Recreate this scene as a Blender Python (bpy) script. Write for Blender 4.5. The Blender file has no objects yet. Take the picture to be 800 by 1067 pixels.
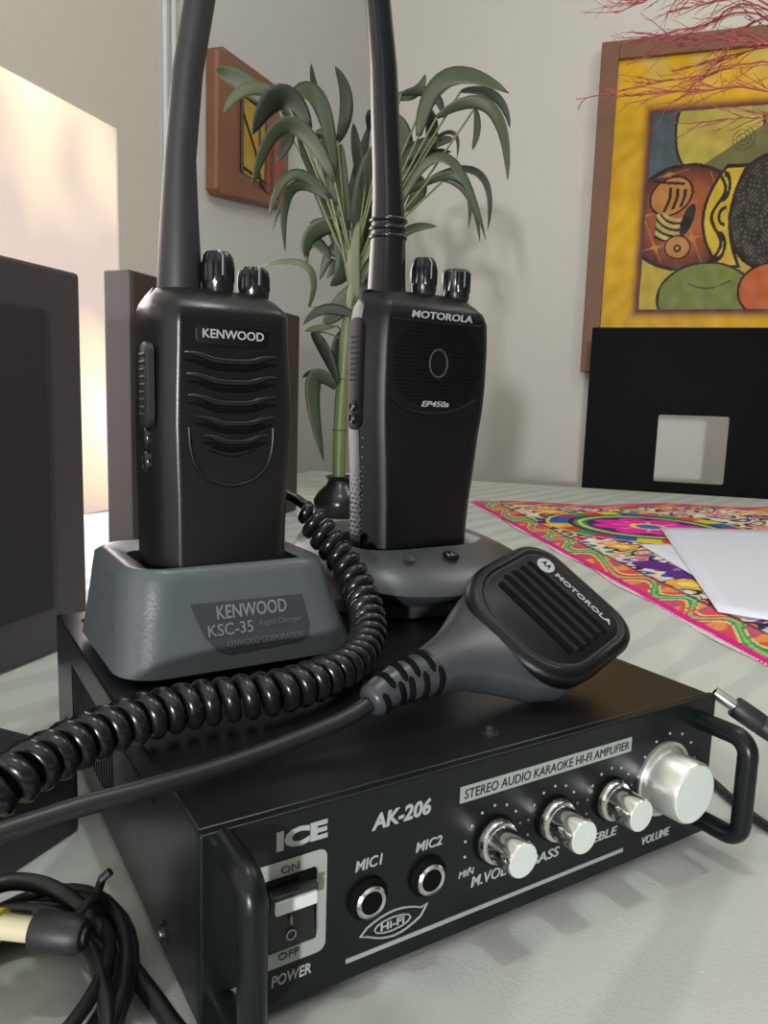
import bpy, bmesh, math, random
import numpy as np
from mathutils import Vector, Matrix, Quaternion, noise
R = math.radians
sc = bpy.context.scene
col = sc.collection
random.seed(7)

# ------------------------------------------------------------------ camera
# frame A: the amplifier (x along its front panel, y towards its back, z up, origin at its front left foot corner)
TH = R(49.9)
A = Matrix.Translation((0, 0, .75)) @ Matrix.Rotation(TH, 4, 'Z')
A3 = A.to_3x3()
camp = A @ Vector((-.0556, -.1685, .1618))
F = 797.0
yaw, pit, rol = -.55596, -.14319, .03233
fwd = Vector((-math.sin(yaw)*math.cos(pit), math.cos(yaw)*math.cos(pit), math.sin(pit)))
rt0 = Vector((math.cos(yaw), math.sin(yaw), 0)); up0 = rt0.cross(fwd)
rt = rt0*math.cos(rol) + up0*math.sin(rol); up = up0*math.cos(rol) - rt0*math.sin(rol)
fwdW, rtW, upW = A3 @ fwd, A3 @ rt, A3 @ up
cd = bpy.data.cameras.new('camera'); cam = bpy.data.objects.new('camera', cd); col.objects.link(cam)
m3 = Matrix((rtW, upW, -fwdW)).transposed()
cam.matrix_world = Matrix.Translation(camp) @ m3.to_4x4()
cd.sensor_fit = 'VERTICAL'; cd.sensor_height = 24; cd.lens = 24*F/1067; cd.clip_start = .01
cd.dof.use_dof = False
sc.camera = cam

# ------------------------------------------------------------------ world, lights, exposure
sc.view_settings.view_transform = 'Standard'; sc.view_settings.look = 'None'
sc.view_settings.exposure = 0.0; sc.view_settings.gamma = 1.0; sc.view_settings.use_curve_mapping = False
wd = bpy.data.worlds.new('world'); sc.world = wd; wd.use_nodes = True
wd.node_tree.nodes['Background'].inputs[0].default_value = (.93, .97, 1.0, 1)
wd.node_tree.nodes['Background'].inputs[1].default_value = .11
def lamp(name, kind, loc, power, colour, size=.1, target=None, sy=None):
    d = bpy.data.lights.new(name, kind); d.energy = power; d.color = colour
    if kind == 'AREA':
        d.size = size
        if sy: d.shape = 'RECTANGLE'; d.size_y = sy
    elif kind == 'POINT': d.shadow_soft_size = size
    o = bpy.data.objects.new(name, d); col.objects.link(o); o.location = loc
    if target is not None:
        o.rotation_euler = (Vector(target)-Vector(loc)).to_track_quat('-Z', 'Y').to_euler()
    return o
lamp('table_lamp_light', 'POINT', A @ Vector((.14, .03, 1.30)), 10.5, (.90, 1.0, .93), .03)
lamp('side_lamp_light', 'POINT', (.27, -1.75, .99), 140, (.95, .98, 1.0), .04)
lamp('wall_fill_light', 'POINT', (.85, 1.05, 2.35), 11, (1.0, .97, .91), .12)  # added unseen fill light, brightens the walls and far table
lamp('window_daylight', 'AREA', (-.66, .45, 1.0), 6.5, (1.0, .90, .93), .8, (.3, .2, .95), .6)

# ------------------------------------------------------------------ materials
def mat(name, c, rough=.5, metal=0, spec=.5, emis=None, es=1, bump=None, coat=0, var=None):
    m = bpy.data.materials.new(name); m.use_nodes = True; nt = m.node_tree; b = nt.nodes['Principled BSDF']
    b.inputs['Base Color'].default_value = (*c, 1); b.inputs['Roughness'].default_value = rough
    b.inputs['Metallic'].default_value = metal; b.inputs['Specular IOR Level'].default_value = spec
    if coat: b.inputs['Coat Weight'].default_value = coat; b.inputs['Coat Roughness'].default_value = .1
    if emis: b.inputs['Emission Color'].default_value = (*emis, 1); b.inputs['Emission Strength'].default_value = es
    tc = nt.nodes.new('ShaderNodeTexCoord')
    n = nt.nodes.new('ShaderNodeTexNoise'); n.inputs['Scale'].default_value = (var[0] if var else 30)
    n.inputs['Detail'].default_value = 4
    nt.links.new(tc.outputs['Object'], n.inputs['Vector'])
    mx = nt.nodes.new('ShaderNodeMix'); mx.data_type = 'RGBA'
    k = var[1] if var else .08
    mx.inputs[6].default_value = (*[x*(1-k) for x in c], 1); mx.inputs[7].default_value = (*[min(1, x*(1+k)) for x in c], 1)
    nt.links.new(n.outputs['Fac'], mx.inputs[0]); nt.links.new(mx.outputs[2], b.inputs['Base Color'])
    if bump:
        n2 = nt.nodes.new('ShaderNodeTexNoise'); n2.inputs['Scale'].default_value = bump[0]; n2.inputs['Detail'].default_value = 3
        nt.links.new(tc.outputs['Object'], n2.inputs['Vector'])
        bp = nt.nodes.new('ShaderNodeBump'); bp.inputs['Strength'].default_value = bump[1]; bp.inputs['Distance'].default_value = bump[2]
        nt.links.new(n2.outputs['Fac'], bp.inputs['Height']); nt.links.new(bp.outputs['Normal'], b.inputs['Normal'])
    return m
M = {}
M['wall'] = mat('wall_paint', (.68, .64, .595), .9, spec=.2, bump=(120, .15, .002), var=(3, .03))
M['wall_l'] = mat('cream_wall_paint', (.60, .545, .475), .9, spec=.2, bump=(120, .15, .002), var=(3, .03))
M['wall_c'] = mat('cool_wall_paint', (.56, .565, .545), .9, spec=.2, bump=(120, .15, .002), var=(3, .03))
M['ceil'] = mat('ceiling_paint', (.75, .75, .72), .9)
M['floor'] = mat('floor_tile', (.35, .3, .25), .4)
M['radio'] = mat('black_radio_plastic', (.0075, .0070, .0075), .30, bump=(1500, .12, .0003), var=(60, .25), spec=.4)
M['radio_m'] = mat('matte_black_radio_plastic', (.0030, .0031, .0034), .36, bump=(2500, .25, .0003), var=(60, .25), spec=.28)
M['rubber'] = mat('black_rubber', (.016, .016, .017), .5, bump=(900, .1, .0003))
M['antenna'] = mat('antenna_rubber', (.02, .018, .02), .5, bump=(900, .1, .0003))
M['ptt'] = mat('push_button_rubber', (.006, .005, .006), .6, spec=.2)
M['gloss'] = mat('glossy_black_plastic', (.008, .008, .009), .22)
M['cord'] = mat('cord_jacket', (.008, .008, .009), .24, var=(80, .2))
M['cradle'] = mat('cradle_plastic', (.075, .086, .096), .33, bump=(700, .2, .0004), var=(40, .12))
M['cradle_m'] = mat('cradle_plastic_dark', (.040, .044, .049), .34, bump=(500, .10, .0003), var=(60, .2))
M['dark'] = mat('dark_plastic', (.003, .003, .003), .8, spec=.08)
M['label'] = mat('label_grey', (.030, .036, .040), .5)
M['print'] = mat('grey_print', (.33, .35, .36), .5)
M['dimprint'] = mat('dim_grey_print', (.17, .18, .185), .5)
M['faint'] = mat('faint_print', (.09, .10, .105), .5)
M['ampprint'] = mat('panel_print', (.33, .36, .34), .45)
M['ampbar'] = mat('panel_silver', (.33, .36, .33), .4, metal=.2)
M['amptop'] = mat('amplifier_cover_paint', (.009, .0095, .011), .28, spec=.4, bump=(1800, .05, .0002), var=(20, .12))
M['ampfront'] = mat('amplifier_panel', (.005, .0075, .0078), .30, bump=(1800, .05, .0002), spec=.28)
M['chrome'] = mat('chrome', (.75, .74, .73), .13, metal=1, var=(40, .05))
M['alu'] = mat('brushed_aluminium', (.72, .74, .70), .32, metal=.85, var=(200, .08))
M['cap'] = mat('aluminium_face', (.60, .64, .59), .5, metal=.1, var=(150, .06))
M['cable'] = mat('cable_jacket', (.012, .012, .013), .38)
M['cream'] = mat('cream_plug', (.62, .55, .36), .4)
M['yellow'] = mat('yellow_ring', (.75, .62, .03), .4)
M['silver'] = mat('nickel', (.7, .7, .68), .22, metal=1)
M['spk'] = mat('speaker_vinyl', (.048, .041, .044), .5, bump=(600, .3, .0005), var=(8, .2))
M['grille'] = mat('speaker_grille', (.026, .021, .022), .8, bump=(1500, .6, .0008))
M['brownspk'] = mat('brown_veneer', (.045, .026, .018), .5, var=(12, .3))
M['chair'] = mat('black_lacquer', (.0012, .0014, .0014), .5, spec=.06, var=(5, .3))
M['woodframe'] = mat('brown_frame', (.20, .088, .045), .55, var=(14, .15), bump=(60, .2, .001))
M['plaque'] = mat('brown_plaque', (.20, .075, .035), .5, var=(10, .25), bump=(60, .2, .001))
M['paper'] = mat('white_paper', (.68, .69, .78), .8, spec=.2, var=(6, .03))
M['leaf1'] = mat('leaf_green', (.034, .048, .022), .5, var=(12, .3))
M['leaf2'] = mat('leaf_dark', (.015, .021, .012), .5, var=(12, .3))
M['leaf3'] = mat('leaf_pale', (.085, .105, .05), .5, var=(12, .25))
M['stem'] = mat('cane_green', (.12, .15, .055), .45, var=(18, .3))
M['vase'] = mat('black_vase_glaze', (.01, .01, .01), .25)
M['twig'] = mat('red_glitter', (.46, .10, .11), .35, metal=.45, var=(260, .9), bump=(500, .9, .002))
M['floorwood'] = M['floor']
M['cond'] = mat('conduit_plastic', (.55, .55, .54), .6)

def vcol_mat(name, rough, bump=None, spec=.4):
    m = bpy.data.materials.new(name); m.use_nodes = True; nt = m.node_tree; b = nt.nodes['Principled BSDF']
    a = nt.nodes.new('ShaderNodeAttribute'); a.attribute_name = 'pattern'
    nt.links.new(a.outputs['Color'], b.inputs['Base Color']); b.inputs['Roughness'].default_value = rough
    b.inputs['Specular IOR Level'].default_value = spec
    if bump:
        tc = nt.nodes.new('ShaderNodeTexCoord'); n2 = nt.nodes.new('ShaderNodeTexNoise'); n2.inputs['Scale'].default_value = bump[0]
        nt.links.new(tc.outputs['Object'], n2.inputs['Vector'])
        bp = nt.nodes.new('ShaderNodeBump'); bp.inputs['Strength'].default_value = bump[1]; bp.inputs['Distance'].default_value = bump[2]
        nt.links.new(n2.outputs['Fac'], bp.inputs['Height']); nt.links.new(bp.outputs['Normal'], b.inputs['Normal'])
    return m
M['paint'] = vcol_mat('painted_canvas', .38, (70, .35, .003), .2)
M['embroid'] = vcol_mat('embroidery', .9, (600, .8, .001), .1)

# table linen: white with a woven damask of broad slanted leaves
def cloth_mat():
    m = bpy.data.materials.new('damask_linen'); m.use_nodes = True; nt = m.node_tree; b = nt.nodes['Principled BSDF']
    N = nt.nodes.new; L = nt.links.new
    tc = N('ShaderNodeTexCoord'); mp = N('ShaderNodeMapping'); mp.inputs['Rotation'].default_value = (0, 0, R(20))
    L(tc.outputs['Object'], mp.inputs['Vector'])
    w1 = N('ShaderNodeTexWave'); w1.inputs['Scale'].default_value = 8; w1.inputs['Distortion'].default_value = 1.6; w1.inputs['Detail'].default_value = 1
    w1.inputs['Detail Scale'].default_value = 1.2
    L(mp.outputs['Vector'], w1.inputs['Vector'])
    vo = N('ShaderNodeTexVoronoi'); vo.inputs['Scale'].default_value = 13; L(mp.outputs['Vector'], vo.inputs['Vector'])
    mul = N('ShaderNodeMath'); mul.operation = 'MULTIPLY'; L(w1.outputs['Fac'], mul.inputs[0]); L(vo.outputs['Distance'], mul.inputs[1])
    cr = N('ShaderNodeValToRGB'); cr.color_ramp.elements[0].position = .12; cr.color_ramp.elements[1].position = .3
    cr.color_ramp.elements[0].color = (.44, .465, .435, 1); cr.color_ramp.elements[1].color = (.51, .54, .50, 1)
    L(mul.outputs[0], cr.inputs[0]); L(cr.outputs[0], b.inputs['Base Color'])
    rr = N('ShaderNodeMapRange'); rr.inputs[3].default_value = .75; rr.inputs[4].default_value = .45
    L(mul.outputs[0], rr.inputs[0]); L(rr.outputs[0], b.inputs['Roughness'])
    n = N('ShaderNodeTexNoise'); n.inputs['Scale'].default_value = 9; n.inputs['Detail'].default_value = 2; L(tc.outputs['Object'], n.inputs['Vector'])
    bp = N('ShaderNodeBump'); bp.inputs['Strength'].default_value = .5; bp.inputs['Distance'].default_value = .006
    L(n.outputs['Fac'], bp.inputs['Height'])
    n3 = N('ShaderNodeTexNoise'); n3.inputs['Scale'].default_value = 900; L(tc.outputs['Object'], n3.inputs['Vector'])
    bp2 = N('ShaderNodeBump'); bp2.inputs['Strength'].default_value = .2; bp2.inputs['Distance'].default_value = .0006
    L(n3.outputs['Fac'], bp2.inputs['Height']); L(bp.outputs['Normal'], bp2.inputs['Normal']); L(bp2.outputs['Normal'], b.inputs['Normal'])
    return m
M['linen'] = cloth_mat()

# window pane: daylight glow and reflected tints put into the emission colour
def window_glow_mat():
    m = bpy.data.materials.new('daylit_window_glow'); m.use_nodes = True; nt = m.node_tree; b = nt.nodes['Principled BSDF']
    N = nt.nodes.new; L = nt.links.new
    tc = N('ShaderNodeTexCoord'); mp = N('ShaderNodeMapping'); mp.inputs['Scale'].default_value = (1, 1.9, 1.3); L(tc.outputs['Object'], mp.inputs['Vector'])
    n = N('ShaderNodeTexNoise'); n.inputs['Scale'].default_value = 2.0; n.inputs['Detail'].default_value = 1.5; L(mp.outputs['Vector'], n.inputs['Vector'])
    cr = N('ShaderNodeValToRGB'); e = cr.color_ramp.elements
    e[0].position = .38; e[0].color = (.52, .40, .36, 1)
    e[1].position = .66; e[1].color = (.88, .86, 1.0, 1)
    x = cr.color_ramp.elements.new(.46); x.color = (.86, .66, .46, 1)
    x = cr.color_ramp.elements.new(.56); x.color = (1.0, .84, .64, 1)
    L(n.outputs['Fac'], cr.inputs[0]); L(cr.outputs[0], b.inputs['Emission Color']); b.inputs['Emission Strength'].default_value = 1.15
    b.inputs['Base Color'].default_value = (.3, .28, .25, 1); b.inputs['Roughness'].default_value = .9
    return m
M['window_glow'] = window_glow_mat()

# ------------------------------------------------------------------ object helpers
def link(o, parent=None):
    col.objects.link(o)
    if parent: o.parent = parent
    return o
def empty(name, loc=(0, 0, 0), rz=0, mw=None):
    o = bpy.data.objects.new(name, None); o.empty_display_size = .02; col.objects.link(o)
    if mw is not None: o.matrix_world = mw
    else: o.location = loc; o.rotation_euler = (0, 0, rz)
    return o
def tag(o, label, cat, group=None):
    o['label'] = label; o['category'] = cat
    if group: o['group'] = group
    return o
def struct(o): o['kind'] = 'structure'; return o

class MB:
    def __init__(s): s.v = []; s.f = []; s.m = []; s.mats = []
    def mi(s, m):
        if m not in s.mats: s.mats.append(m)
        return s.mats.index(m)
    def add(s, vs, fs, m, T=None):
        b = len(s.v); k = s.mi(m)
        s.v += [tuple(T @ Vector(v)) if T is not None else tuple(v) for v in vs]
        for f in fs: s.f.append(tuple(b+i for i in f)); s.m.append(k)
    def box(s, lo, hi, m, T=None):
        (a, b, c), (d, e, g) = lo, hi
        vs = [(a, b, c), (d, b, c), (d, e, c), (a, e, c), (a, b, g), (d, b, g), (d, e, g), (a, e, g)]
        s.add(vs, [(0, 3, 2, 1), (4, 5, 6, 7), (0, 1, 5, 4), (1, 2, 6, 5), (2, 3, 7, 6), (3, 0, 4, 7)], m, T)
    def loft(s, secs, m, T=None, caps=True, closed=False):
        n = len(secs[0]); vs = [v for q in secs for v in q]; fs = []
        K = len(secs)
        for i in range(K if closed else K-1):
            j = (i+1) % K
            for k in range(n):
                l = (k+1) % n
                fs.append((i*n+k, i*n+l, j*n+l, j*n+k))
        if caps and not closed: fs.append(tuple(range(n-1, -1, -1))); fs.append(tuple((K-1)*n+k for k in range(n)))
        s.add(vs, fs, m, T)
    def prism(s, pts, h0, h1, m, T=None):   # outline in xy between heights
        s.loft([[(x, y, h0) for x, y in pts], [(x, y, h1) for x, y in pts]], m, T)
    def tube(s, path, r, m, n=10, T=None, caps=True, closed=False):
        P = [Vector(q) for q in path]; K = len(P)
        rs = r if isinstance(r, (list, tuple)) else [r]*K
        secs = []; prev = None
        for i in range(K):
            if closed: t = P[(i+1) % K]-P[i-1]
            else: t = P[min(i+1, K-1)]-P[max(i-1, 0)]
            t.normalize()
            if prev is None:
                a = Vector((0, 0, 1)) if abs(t.z) < .9 else Vector((1, 0, 0))
                u = t.cross(a).normalized()
            else:
                u = prev - t*prev.dot(t); u.normalize()
            prev = u; w = t.cross(u)
            secs.append([P[i]+(u*math.cos(2*math.pi*k/n)+w*math.sin(2*math.pi*k/n))*rs[i] for k in range(n)])
        s.loft(secs, m, T, caps, closed)
    def lathe(s, prof, m, n=32, T=None):    # prof: (r, h) around z
        secs = [[(r*math.cos(2*math.pi*k/n), r*math.sin(2*math.pi*k/n), h) for k in range(n)] for r, h in prof]
        s.loft(secs, m, T)
    def text(s, body, box, m, T=None, bold=.0, shear=0, ex=.00012, space=1):   # box (x0, x1, y0, y1); text lies in xy, normal +z
        cu = bpy.data.curves.new('t', 'FONT'); cu.body = body; cu.extrude = .01; cu.offset = bold; cu.shear = shear
        cu.resolution_u = 3; cu.space_character = space
        o = bpy.data.objects.new('t', cu); col.objects.link(o)
        dg = bpy.context.evaluated_depsgraph_get(); me = bpy.data.meshes.new_from_object(o.evaluated_get(dg))
        vs = [v.co.copy() for v in me.vertices]; fs = [tuple(p.vertices) for p in me.polygons]
        bpy.data.objects.remove(o); bpy.data.curves.remove(cu); bpy.data.meshes.remove(me)
        xs = [v.x for v in vs]; ys = [v.y for v in vs]
        sx = (box[1]-box[0])/(max(xs)-min(xs)); sy = (box[3]-box[2])/(max(ys)-min(ys))
        q = [((v.x-min(xs))*sx+box[0], (v.y-min(ys))*sy+box[2], (v.z/.01)*ex) for v in vs]
        s.add(q, fs, m, T)
    def build(s, name, parent=None, smooth=35, bevel=0, seg=3, sub=0):
        me = bpy.data.meshes.new(name); me.from_pydata(s.v, [], s.f); me.update()
        for m in s.mats: me.materials.append(M[m] if isinstance(m, str) else m)
        me.polygons.foreach_set('material_index', s.m)
        bm = bmesh.new(); bm.from_mesh(me); bmesh.ops.recalc_face_normals(bm, faces=bm.faces); bm.to_mesh(me); bm.free()
        if smooth:
            me.polygons.foreach_set('use_smooth', [True]*len(me.polygons)); me.set_sharp_from_angle(angle=R(smooth))
        o = bpy.data.objects.new(name, me); link(o, parent)
        if bevel:
            b = o.modifiers.new('bevel', 'BEVEL'); b.width = bevel; b.segments = seg; b.limit_method = 'ANGLE'; b.angle_limit = R(40); b.harden_normals = False
        if sub:
            b = o.modifiers.new('sub', 'SUBSURF'); b.levels = sub; b.render_levels = sub
        return o

def rrect(x0, x1, y0, y1, r, z=None, n=6):
    """rounded rectangle outline; r is a number or four radii (x0y0, x1y0, x1y1, x0y1)"""
    rr = r if isinstance(r, (tuple, list)) else (r,)*4
    out = []
    for (cx, cy, q, a0) in ((x0+rr[0], y0+rr[0], rr[0], 180), (x1-rr[1], y0+rr[1], rr[1], 270), (x1-rr[2], y1-rr[2], rr[2], 0), (x0+rr[3], y1-rr[3], rr[3], 90)):
        for k in range(n+1):
            a = R(a0+90*k/n); p = (cx+q*math.cos(a), cy+q*math.sin(a))
            out.append(p if z is None else (p[0], p[1], z))
    return out
def batwing(b, T, m):      # round two-peaked emblem mark
    for sx in (-1, 1):
        q = [(0, -.35), (.12, .05), (.42, .80), (.88, -.55), (.62, -.30), (.42, .10), (.20, -.30)]
        b.add([(sx*x, y, 0) for x, y in q], [tuple(range(len(q)))], m, T)
def catmull(P, n):
    P = [Vector(q) for q in P]; Q = [P[0]*2-P[1]] + P + [P[-1]*2-P[-2]]; out = []
    for i in range(1, len(Q)-2):
        for k in range(n):
            t = k/n; a, b, c, d = Q[i-1], Q[i], Q[i+1], Q[i+2]
            out.append(.5*((2*b)+(c-a)*t+(2*a-5*b+4*c-d)*t*t+(3*b-a-3*c+d)*t**3))
    out.append(P[-1]); return out
FRONT = Matrix.Rotation(R(90), 4, 'X')      # maps xy art onto the xz plane, art normal to -y

def photo_point(px, py, Y):                 # the place at world depth Y seen in that direction
    d = fwdW + rtW*((px-400)/F) - upW*((py-533.5)/F)
    return camp + d*((Y-camp.y)/d.y)

# ================================================================== THE SETTING
XL, YB, ZC = -.72, 2.15, 2.6
WY0, WY1, WZ0, WZ1 = -.35, .926, .45, 1.325     # window opening in the left wall
b = MB(); b.box((XL-.4, -2.2, -.05), (2.6, YB+.2, 0), 'floor'); struct(b.build('floor', smooth=0))
b = MB(); b.box((XL-.2, YB, 0), (2.6, YB+.15, ZC), 'wall'); struct(b.build('wall_back', smooth=0))
b = MB()
b.box((XL-.15, -2.2, 0), (XL, WY0, ZC), 'wall_l'); b.box((XL-.15, WY1, 0), (XL, 1.04, ZC), 'wall_l'); b.box((XL-.15, 1.04, 0), (XL, YB, ZC), 'wall_c')
b.box((XL-.15, WY0, 0), (XL, WY1, WZ0), 'wall_l'); b.box((XL-.15, WY0, WZ1), (XL, WY1, ZC), 'wall_l')
struct(b.build('wall_left', smooth=0))
b = MB(); b.box((XL-.2, -2.2, ZC), (2.6, YB+.15, ZC+.1), 'ceil'); struct(b.build('ceiling', smooth=0))
w = MB(); w.box((XL-.020, WY0, WZ0), (XL-.004, WY1, WZ1), 'window_glow'); struct(w.build('window_1', smooth=0))
for k, y in enumerate((1.052, 1.078)):
    t = MB(); t.tube([(XL+.004, y, 0.02), (XL+.004, y, ZC)], .0045, 'cond', 8); struct(t.build('trim_%d' % (k+1)))

# ------------------------------------------------------------------ table and cloth
TZ = .747
tb = empty('dining_table', (.35, .2, 0)); tag(tb, 'dining table hidden under the white damask cloth', 'table')
b = MB(); b.box((-.95, -1.25, .712), (.95, 1.285, .742), 'brownspk'); b.build('tabletop', tb, bevel=.004)
for sx in (-1, 1):
    for sy in (-1.1, 1.15):
        b = MB(); b.box((sx*.86-.035, sy-.035, 0), (sx*.86+.035, sy+.035, .712), 'brownspk'); b.build('leg', tb, bevel=.003)
b = MB()
X0, X1, Y0, Y1 = -.62, 1.33, -1.07, 1.497
ring = []
def cloth_ring(off, z, wav):
    out = []
    for k, (px, py) in enumerate(rrect(X0-off, X1+off, Y0-off, Y1+off, .03+off, n=8)):
        out.append((px, py, z))
    # densify
    res = []
    for i in range(len(out)):
        a, c = Vector(out[i]), Vector(out[(i+1) % len(out)])
        for j in range(12):
            q = a.lerp(c, j/12); d = Vector((q.x-.35, q.y-.2, 0)).normalized()
            s = math.sin((q.x+q.y*1.3)*31)*wav + math.sin((q.x-q.y)*17)*wav*.7
            res.append(tuple(q+d*s))
    return res
b.loft([cloth_ring(-.004, TZ, 0), cloth_ring(0, TZ-.0015, 0), cloth_ring(.003, TZ-.006, 0), cloth_ring(.008, TZ-.08, .006), cloth_ring(.015, TZ-.22, .014), cloth_ring(.02, TZ-.3, .018)], 'linen', caps=False)
top = cloth_ring(-.004, TZ, 0)
b.add(top, [tuple(range(len(top)))], 'linen')
tc = b.build('tablecloth', smooth=60); tag(tc, 'white damask tablecloth covering the whole dining table', 'tablecloth')

# ------------------------------------------------------------------ embroidered runner (pattern rasterised on a fine grid)
def ell(x, y, cx, cy, rx, ry, a=0):
    c, s = math.cos(a), math.sin(a); u = (x-cx)*c+(y-cy)*s; v = -(x-cx)*s+(y-cy)*c
    return np.sqrt((u/rx)**2+(v/ry)**2)
def hsh(i, j, k=0):
    h = np.sin(i*127.1+j*311.7+k*74.7)*43758.5453
    return h-np.floor(h)
def put(C, mask, c): C[mask] = c
PAL = np.array([(.80, .06, .05), (.85, .25, .03), (.85, .55, .05), (.75, .02, .22), (.05, .28, .08), (.02, .12, .35), (.85, .35, .20), (.55, .60, .08), (.25, .05, .30), (.9, .8, .6)])
def runner_colour(X, Y):
    C = np.empty(X.shape+(3,)); C[:] = (.72, .68, .60)
    e = np.array((.435, -.90)); e = e/np.hypot(*e); nrm = np.array((-e[1], e[0]))
    U = (X+.1704)*e[0]+(Y-1.1183)*e[1]; V = (X+.1704)*nrm[0]+(Y-1.1183)*nrm[1]   # along, inwards
    # body: rows of long stitched loops
    for lay, (pu, pv, tilt, k0) in enumerate(((.024, .058, .5, 1), (.034, .070, .35, 9))):
        a = U+V*tilt+.010*np.sin(V*60+lay); c2 = V+.008*np.sin(U*45+lay*2)
        i = np.floor(c2/pv); a2 = a+(i % 2)*pu*.5; j = np.floor(a2/pu)
        fu = (c2/pv-i-.5)*2; fv = (a2/pu-j-.5)*2
        # loops run along V direction with hooked ends
        d = np.sqrt(fu**2*1.1+fv**2*1.0)
        hc = (hsh(i, j, k0)*len(PAL)).astype(int) % len(PAL); hc2 = (hsh(i, j, k0+3)*len(PAL)).astype(int) % len(PAL)
        if lay == 0:
            m = d < .98; C[m] = PAL[hc[m]]
            m = (d < .62); C[m] = (.78, .72, .62)
            m = (d < .40); C[m] = PAL[hc2[m]]
        else:
            m = (np.abs(d-.7) < .12) & (hsh(i, j, 5) > .35); C[m] = (.03, .03, .05)
            m = (np.abs(d-.45) < .13) & (hsh(i, j, 6) > .5); C[m] = PAL[hc[m]]
    # thin line work
    s = np.sin(U*210+3*np.sin(V*70))*np.sin(V*190+3*np.sin(U*60)); C[s > .93] = (.75, .04, .12)
    C[s < -.93] = (.05, .05, .08)
    # medallions
    def medal(cx, cy, k):
        d = np.hypot(X-cx, Y-cy)/k; an = np.arctan2(Y-cy, X-cx)
        put(C, d < .150+.006*np.sin(an*34), (.03, .02, .10))
        put(C, d < .143, (.70, .62, .10)); 
        seg = (np.floor((an+math.pi)/(2*math.pi)*26)).astype(int)
        sp = np.array([(.03, .12, .42), (.70, .55, .03), (.75, .05, .05), (.05, .28, .10), (.45, .03, .2)])
        m = (d < .138) & (d > .112); C[m] = sp[seg[m] % 5]
        put(C, (d < .112) & (d > .104), (.05, .02, .12))
        put(C, (d < .104) & (d > .086), (.06, .30, .06)); put(C, (np.abs(d-.095) < .003), (.6, .65, .2))
        put(C, d < .086, (.10, .02, .18))
        pet = .060+.020*np.abs(np.sin(an*4)); put(C, d < pet, (.80, .03, .36)); put(C, (d < pet*.8) & (np.abs(np.sin(an*4)) < .25), (.85, .30, .50))
        put(C, d < .026, (.85, .65, .1)); put(C, d < .018, (.03, .16, .5))
    medal(.118, .985, 1.0); medal(.455, .80, 1.0); medal(.42, 1.36, .75); medal(.32, .50, .8)
    # orange and yellow blossoms
    for (bx, by, br) in ((-.03, 1.07, .022), (-.005, .93, .016), (.02, 1.25, .02), (.30, 1.33, .025), (.19, 1.34, .018), (.085, .80, .016), (.15, .62, .018)):
        d = np.hypot(X-bx, Y-by); put(C, d < br*1.15, (.80, .40, .05)); put(C, d < br*.6, (.9, .68, .15))
    for (bx, by, br) in ((.12, .70, .022), (.15, .665, .02), (.02, 1.18, .014)):
        d = np.hypot(X-bx, Y-by); put(C, d < br, (.10, .03, .25))
    # wavy border inside every edge
    E = np.minimum(V, np.minimum(.62-V, np.where(V < 9, U+.02*np.sin(V*22)+.004, 9)))
    put(C, E < .050, (.55, .10, .16)); put(C, (E < .050) & (np.sin(U*130+V*90) > .35), (.75, .30, .08))
    w0 = .030+.0145*np.sin(U*70+1.6*np.sin(U*19)+75*(V-.03)); wm = hsh(np.floor(U*24), 3)
    put(C, np.abs(V-w0) < .011, (.74, .66, .35)); put(C, np.abs(V-w0) < .008, (.05, .30, .08)); put(C, (np.abs(V-w0) < .008) & (wm > .66), (.70, .05, .05)); put(C, np.abs(V-w0) < .003, (.30, .50, .18))
    w1 = .030+.0145*np.sin(U*70+1.6*np.sin(U*19)+75*(V-.03)+1.3)
    put(C, (np.abs(V-w1) < .004) & (np.abs(V-w0) > .011), (.75, .08, .06))
    put(C, (E < .050) & (E > .046), (.12, .04, .10))
    put(C, E < .013, (.72, .02, .26)); put(C, E < .0035, (.65, .62, .58))
    nz = hsh(np.floor(X*900), np.floor(Y*900))[..., None]
    return np.clip(C*(.82+.30*nz), 0, 1)
def raster_mesh(name, xs, ys, colf, place, inside=None, parent=None, material='embroid', thick=None):
    X, Y = np.meshgrid(xs, ys); C = colf(X, Y); nx, ny = len(xs), len(ys)
    co = place(X, Y).reshape(-1, 3)
    idx = np.arange(nx*ny).reshape(ny, nx)
    q = np.stack([idx[:-1, :-1], idx[:-1, 1:], idx[1:, 1:], idx[1:, :-1]], -1).reshape(-1, 4)
    Cf = C.reshape(-1, 3)
    if inside is not None:
        ins = inside(X, Y).reshape(-1); q = q[ins[q].all(1)]
        used = np.unique(q); rm = -np.ones(nx*ny, int); rm[used] = np.arange(len(used)); q = rm[q]; co = co[used]; Cf = Cf[used]
    me = bpy.data.meshes.new(name); me.vertices.add(len(co)); me.vertices.foreach_set('co', co.astype(np.float32).ravel())
    me.loops.add(q.size); me.loops.foreach_set('vertex_index', q.astype(np.int32).ravel())
    me.polygons.add(len(q)); me.polygons.foreach_set('loop_start', np.arange(0, q.size, 4, dtype=np.int32))
    me.update(calc_edges=True); me.validate()
    at = me.color_attributes.new('pattern', 'FLOAT_COLOR', 'POINT')
    rgba = np.concatenate([Cf, np.ones((len(Cf), 1))], 1).astype(np.float32); at.data.foreach_set('color', rgba.ravel())
    me.materials.append(M[material]); me.polygons.foreach_set('use_smooth', [True]*len(q))
    o = bpy.data.objects.new(name, me); link(o, parent)
    if thick: s = o.modifiers.new('solid', 'SOLIDIFY'); s.thickness = thick; s.offset = -1
    return o
_e = Vector((.435, -.90)).normalized(); _n = Vector((-_e[1], _e[0]))
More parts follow.
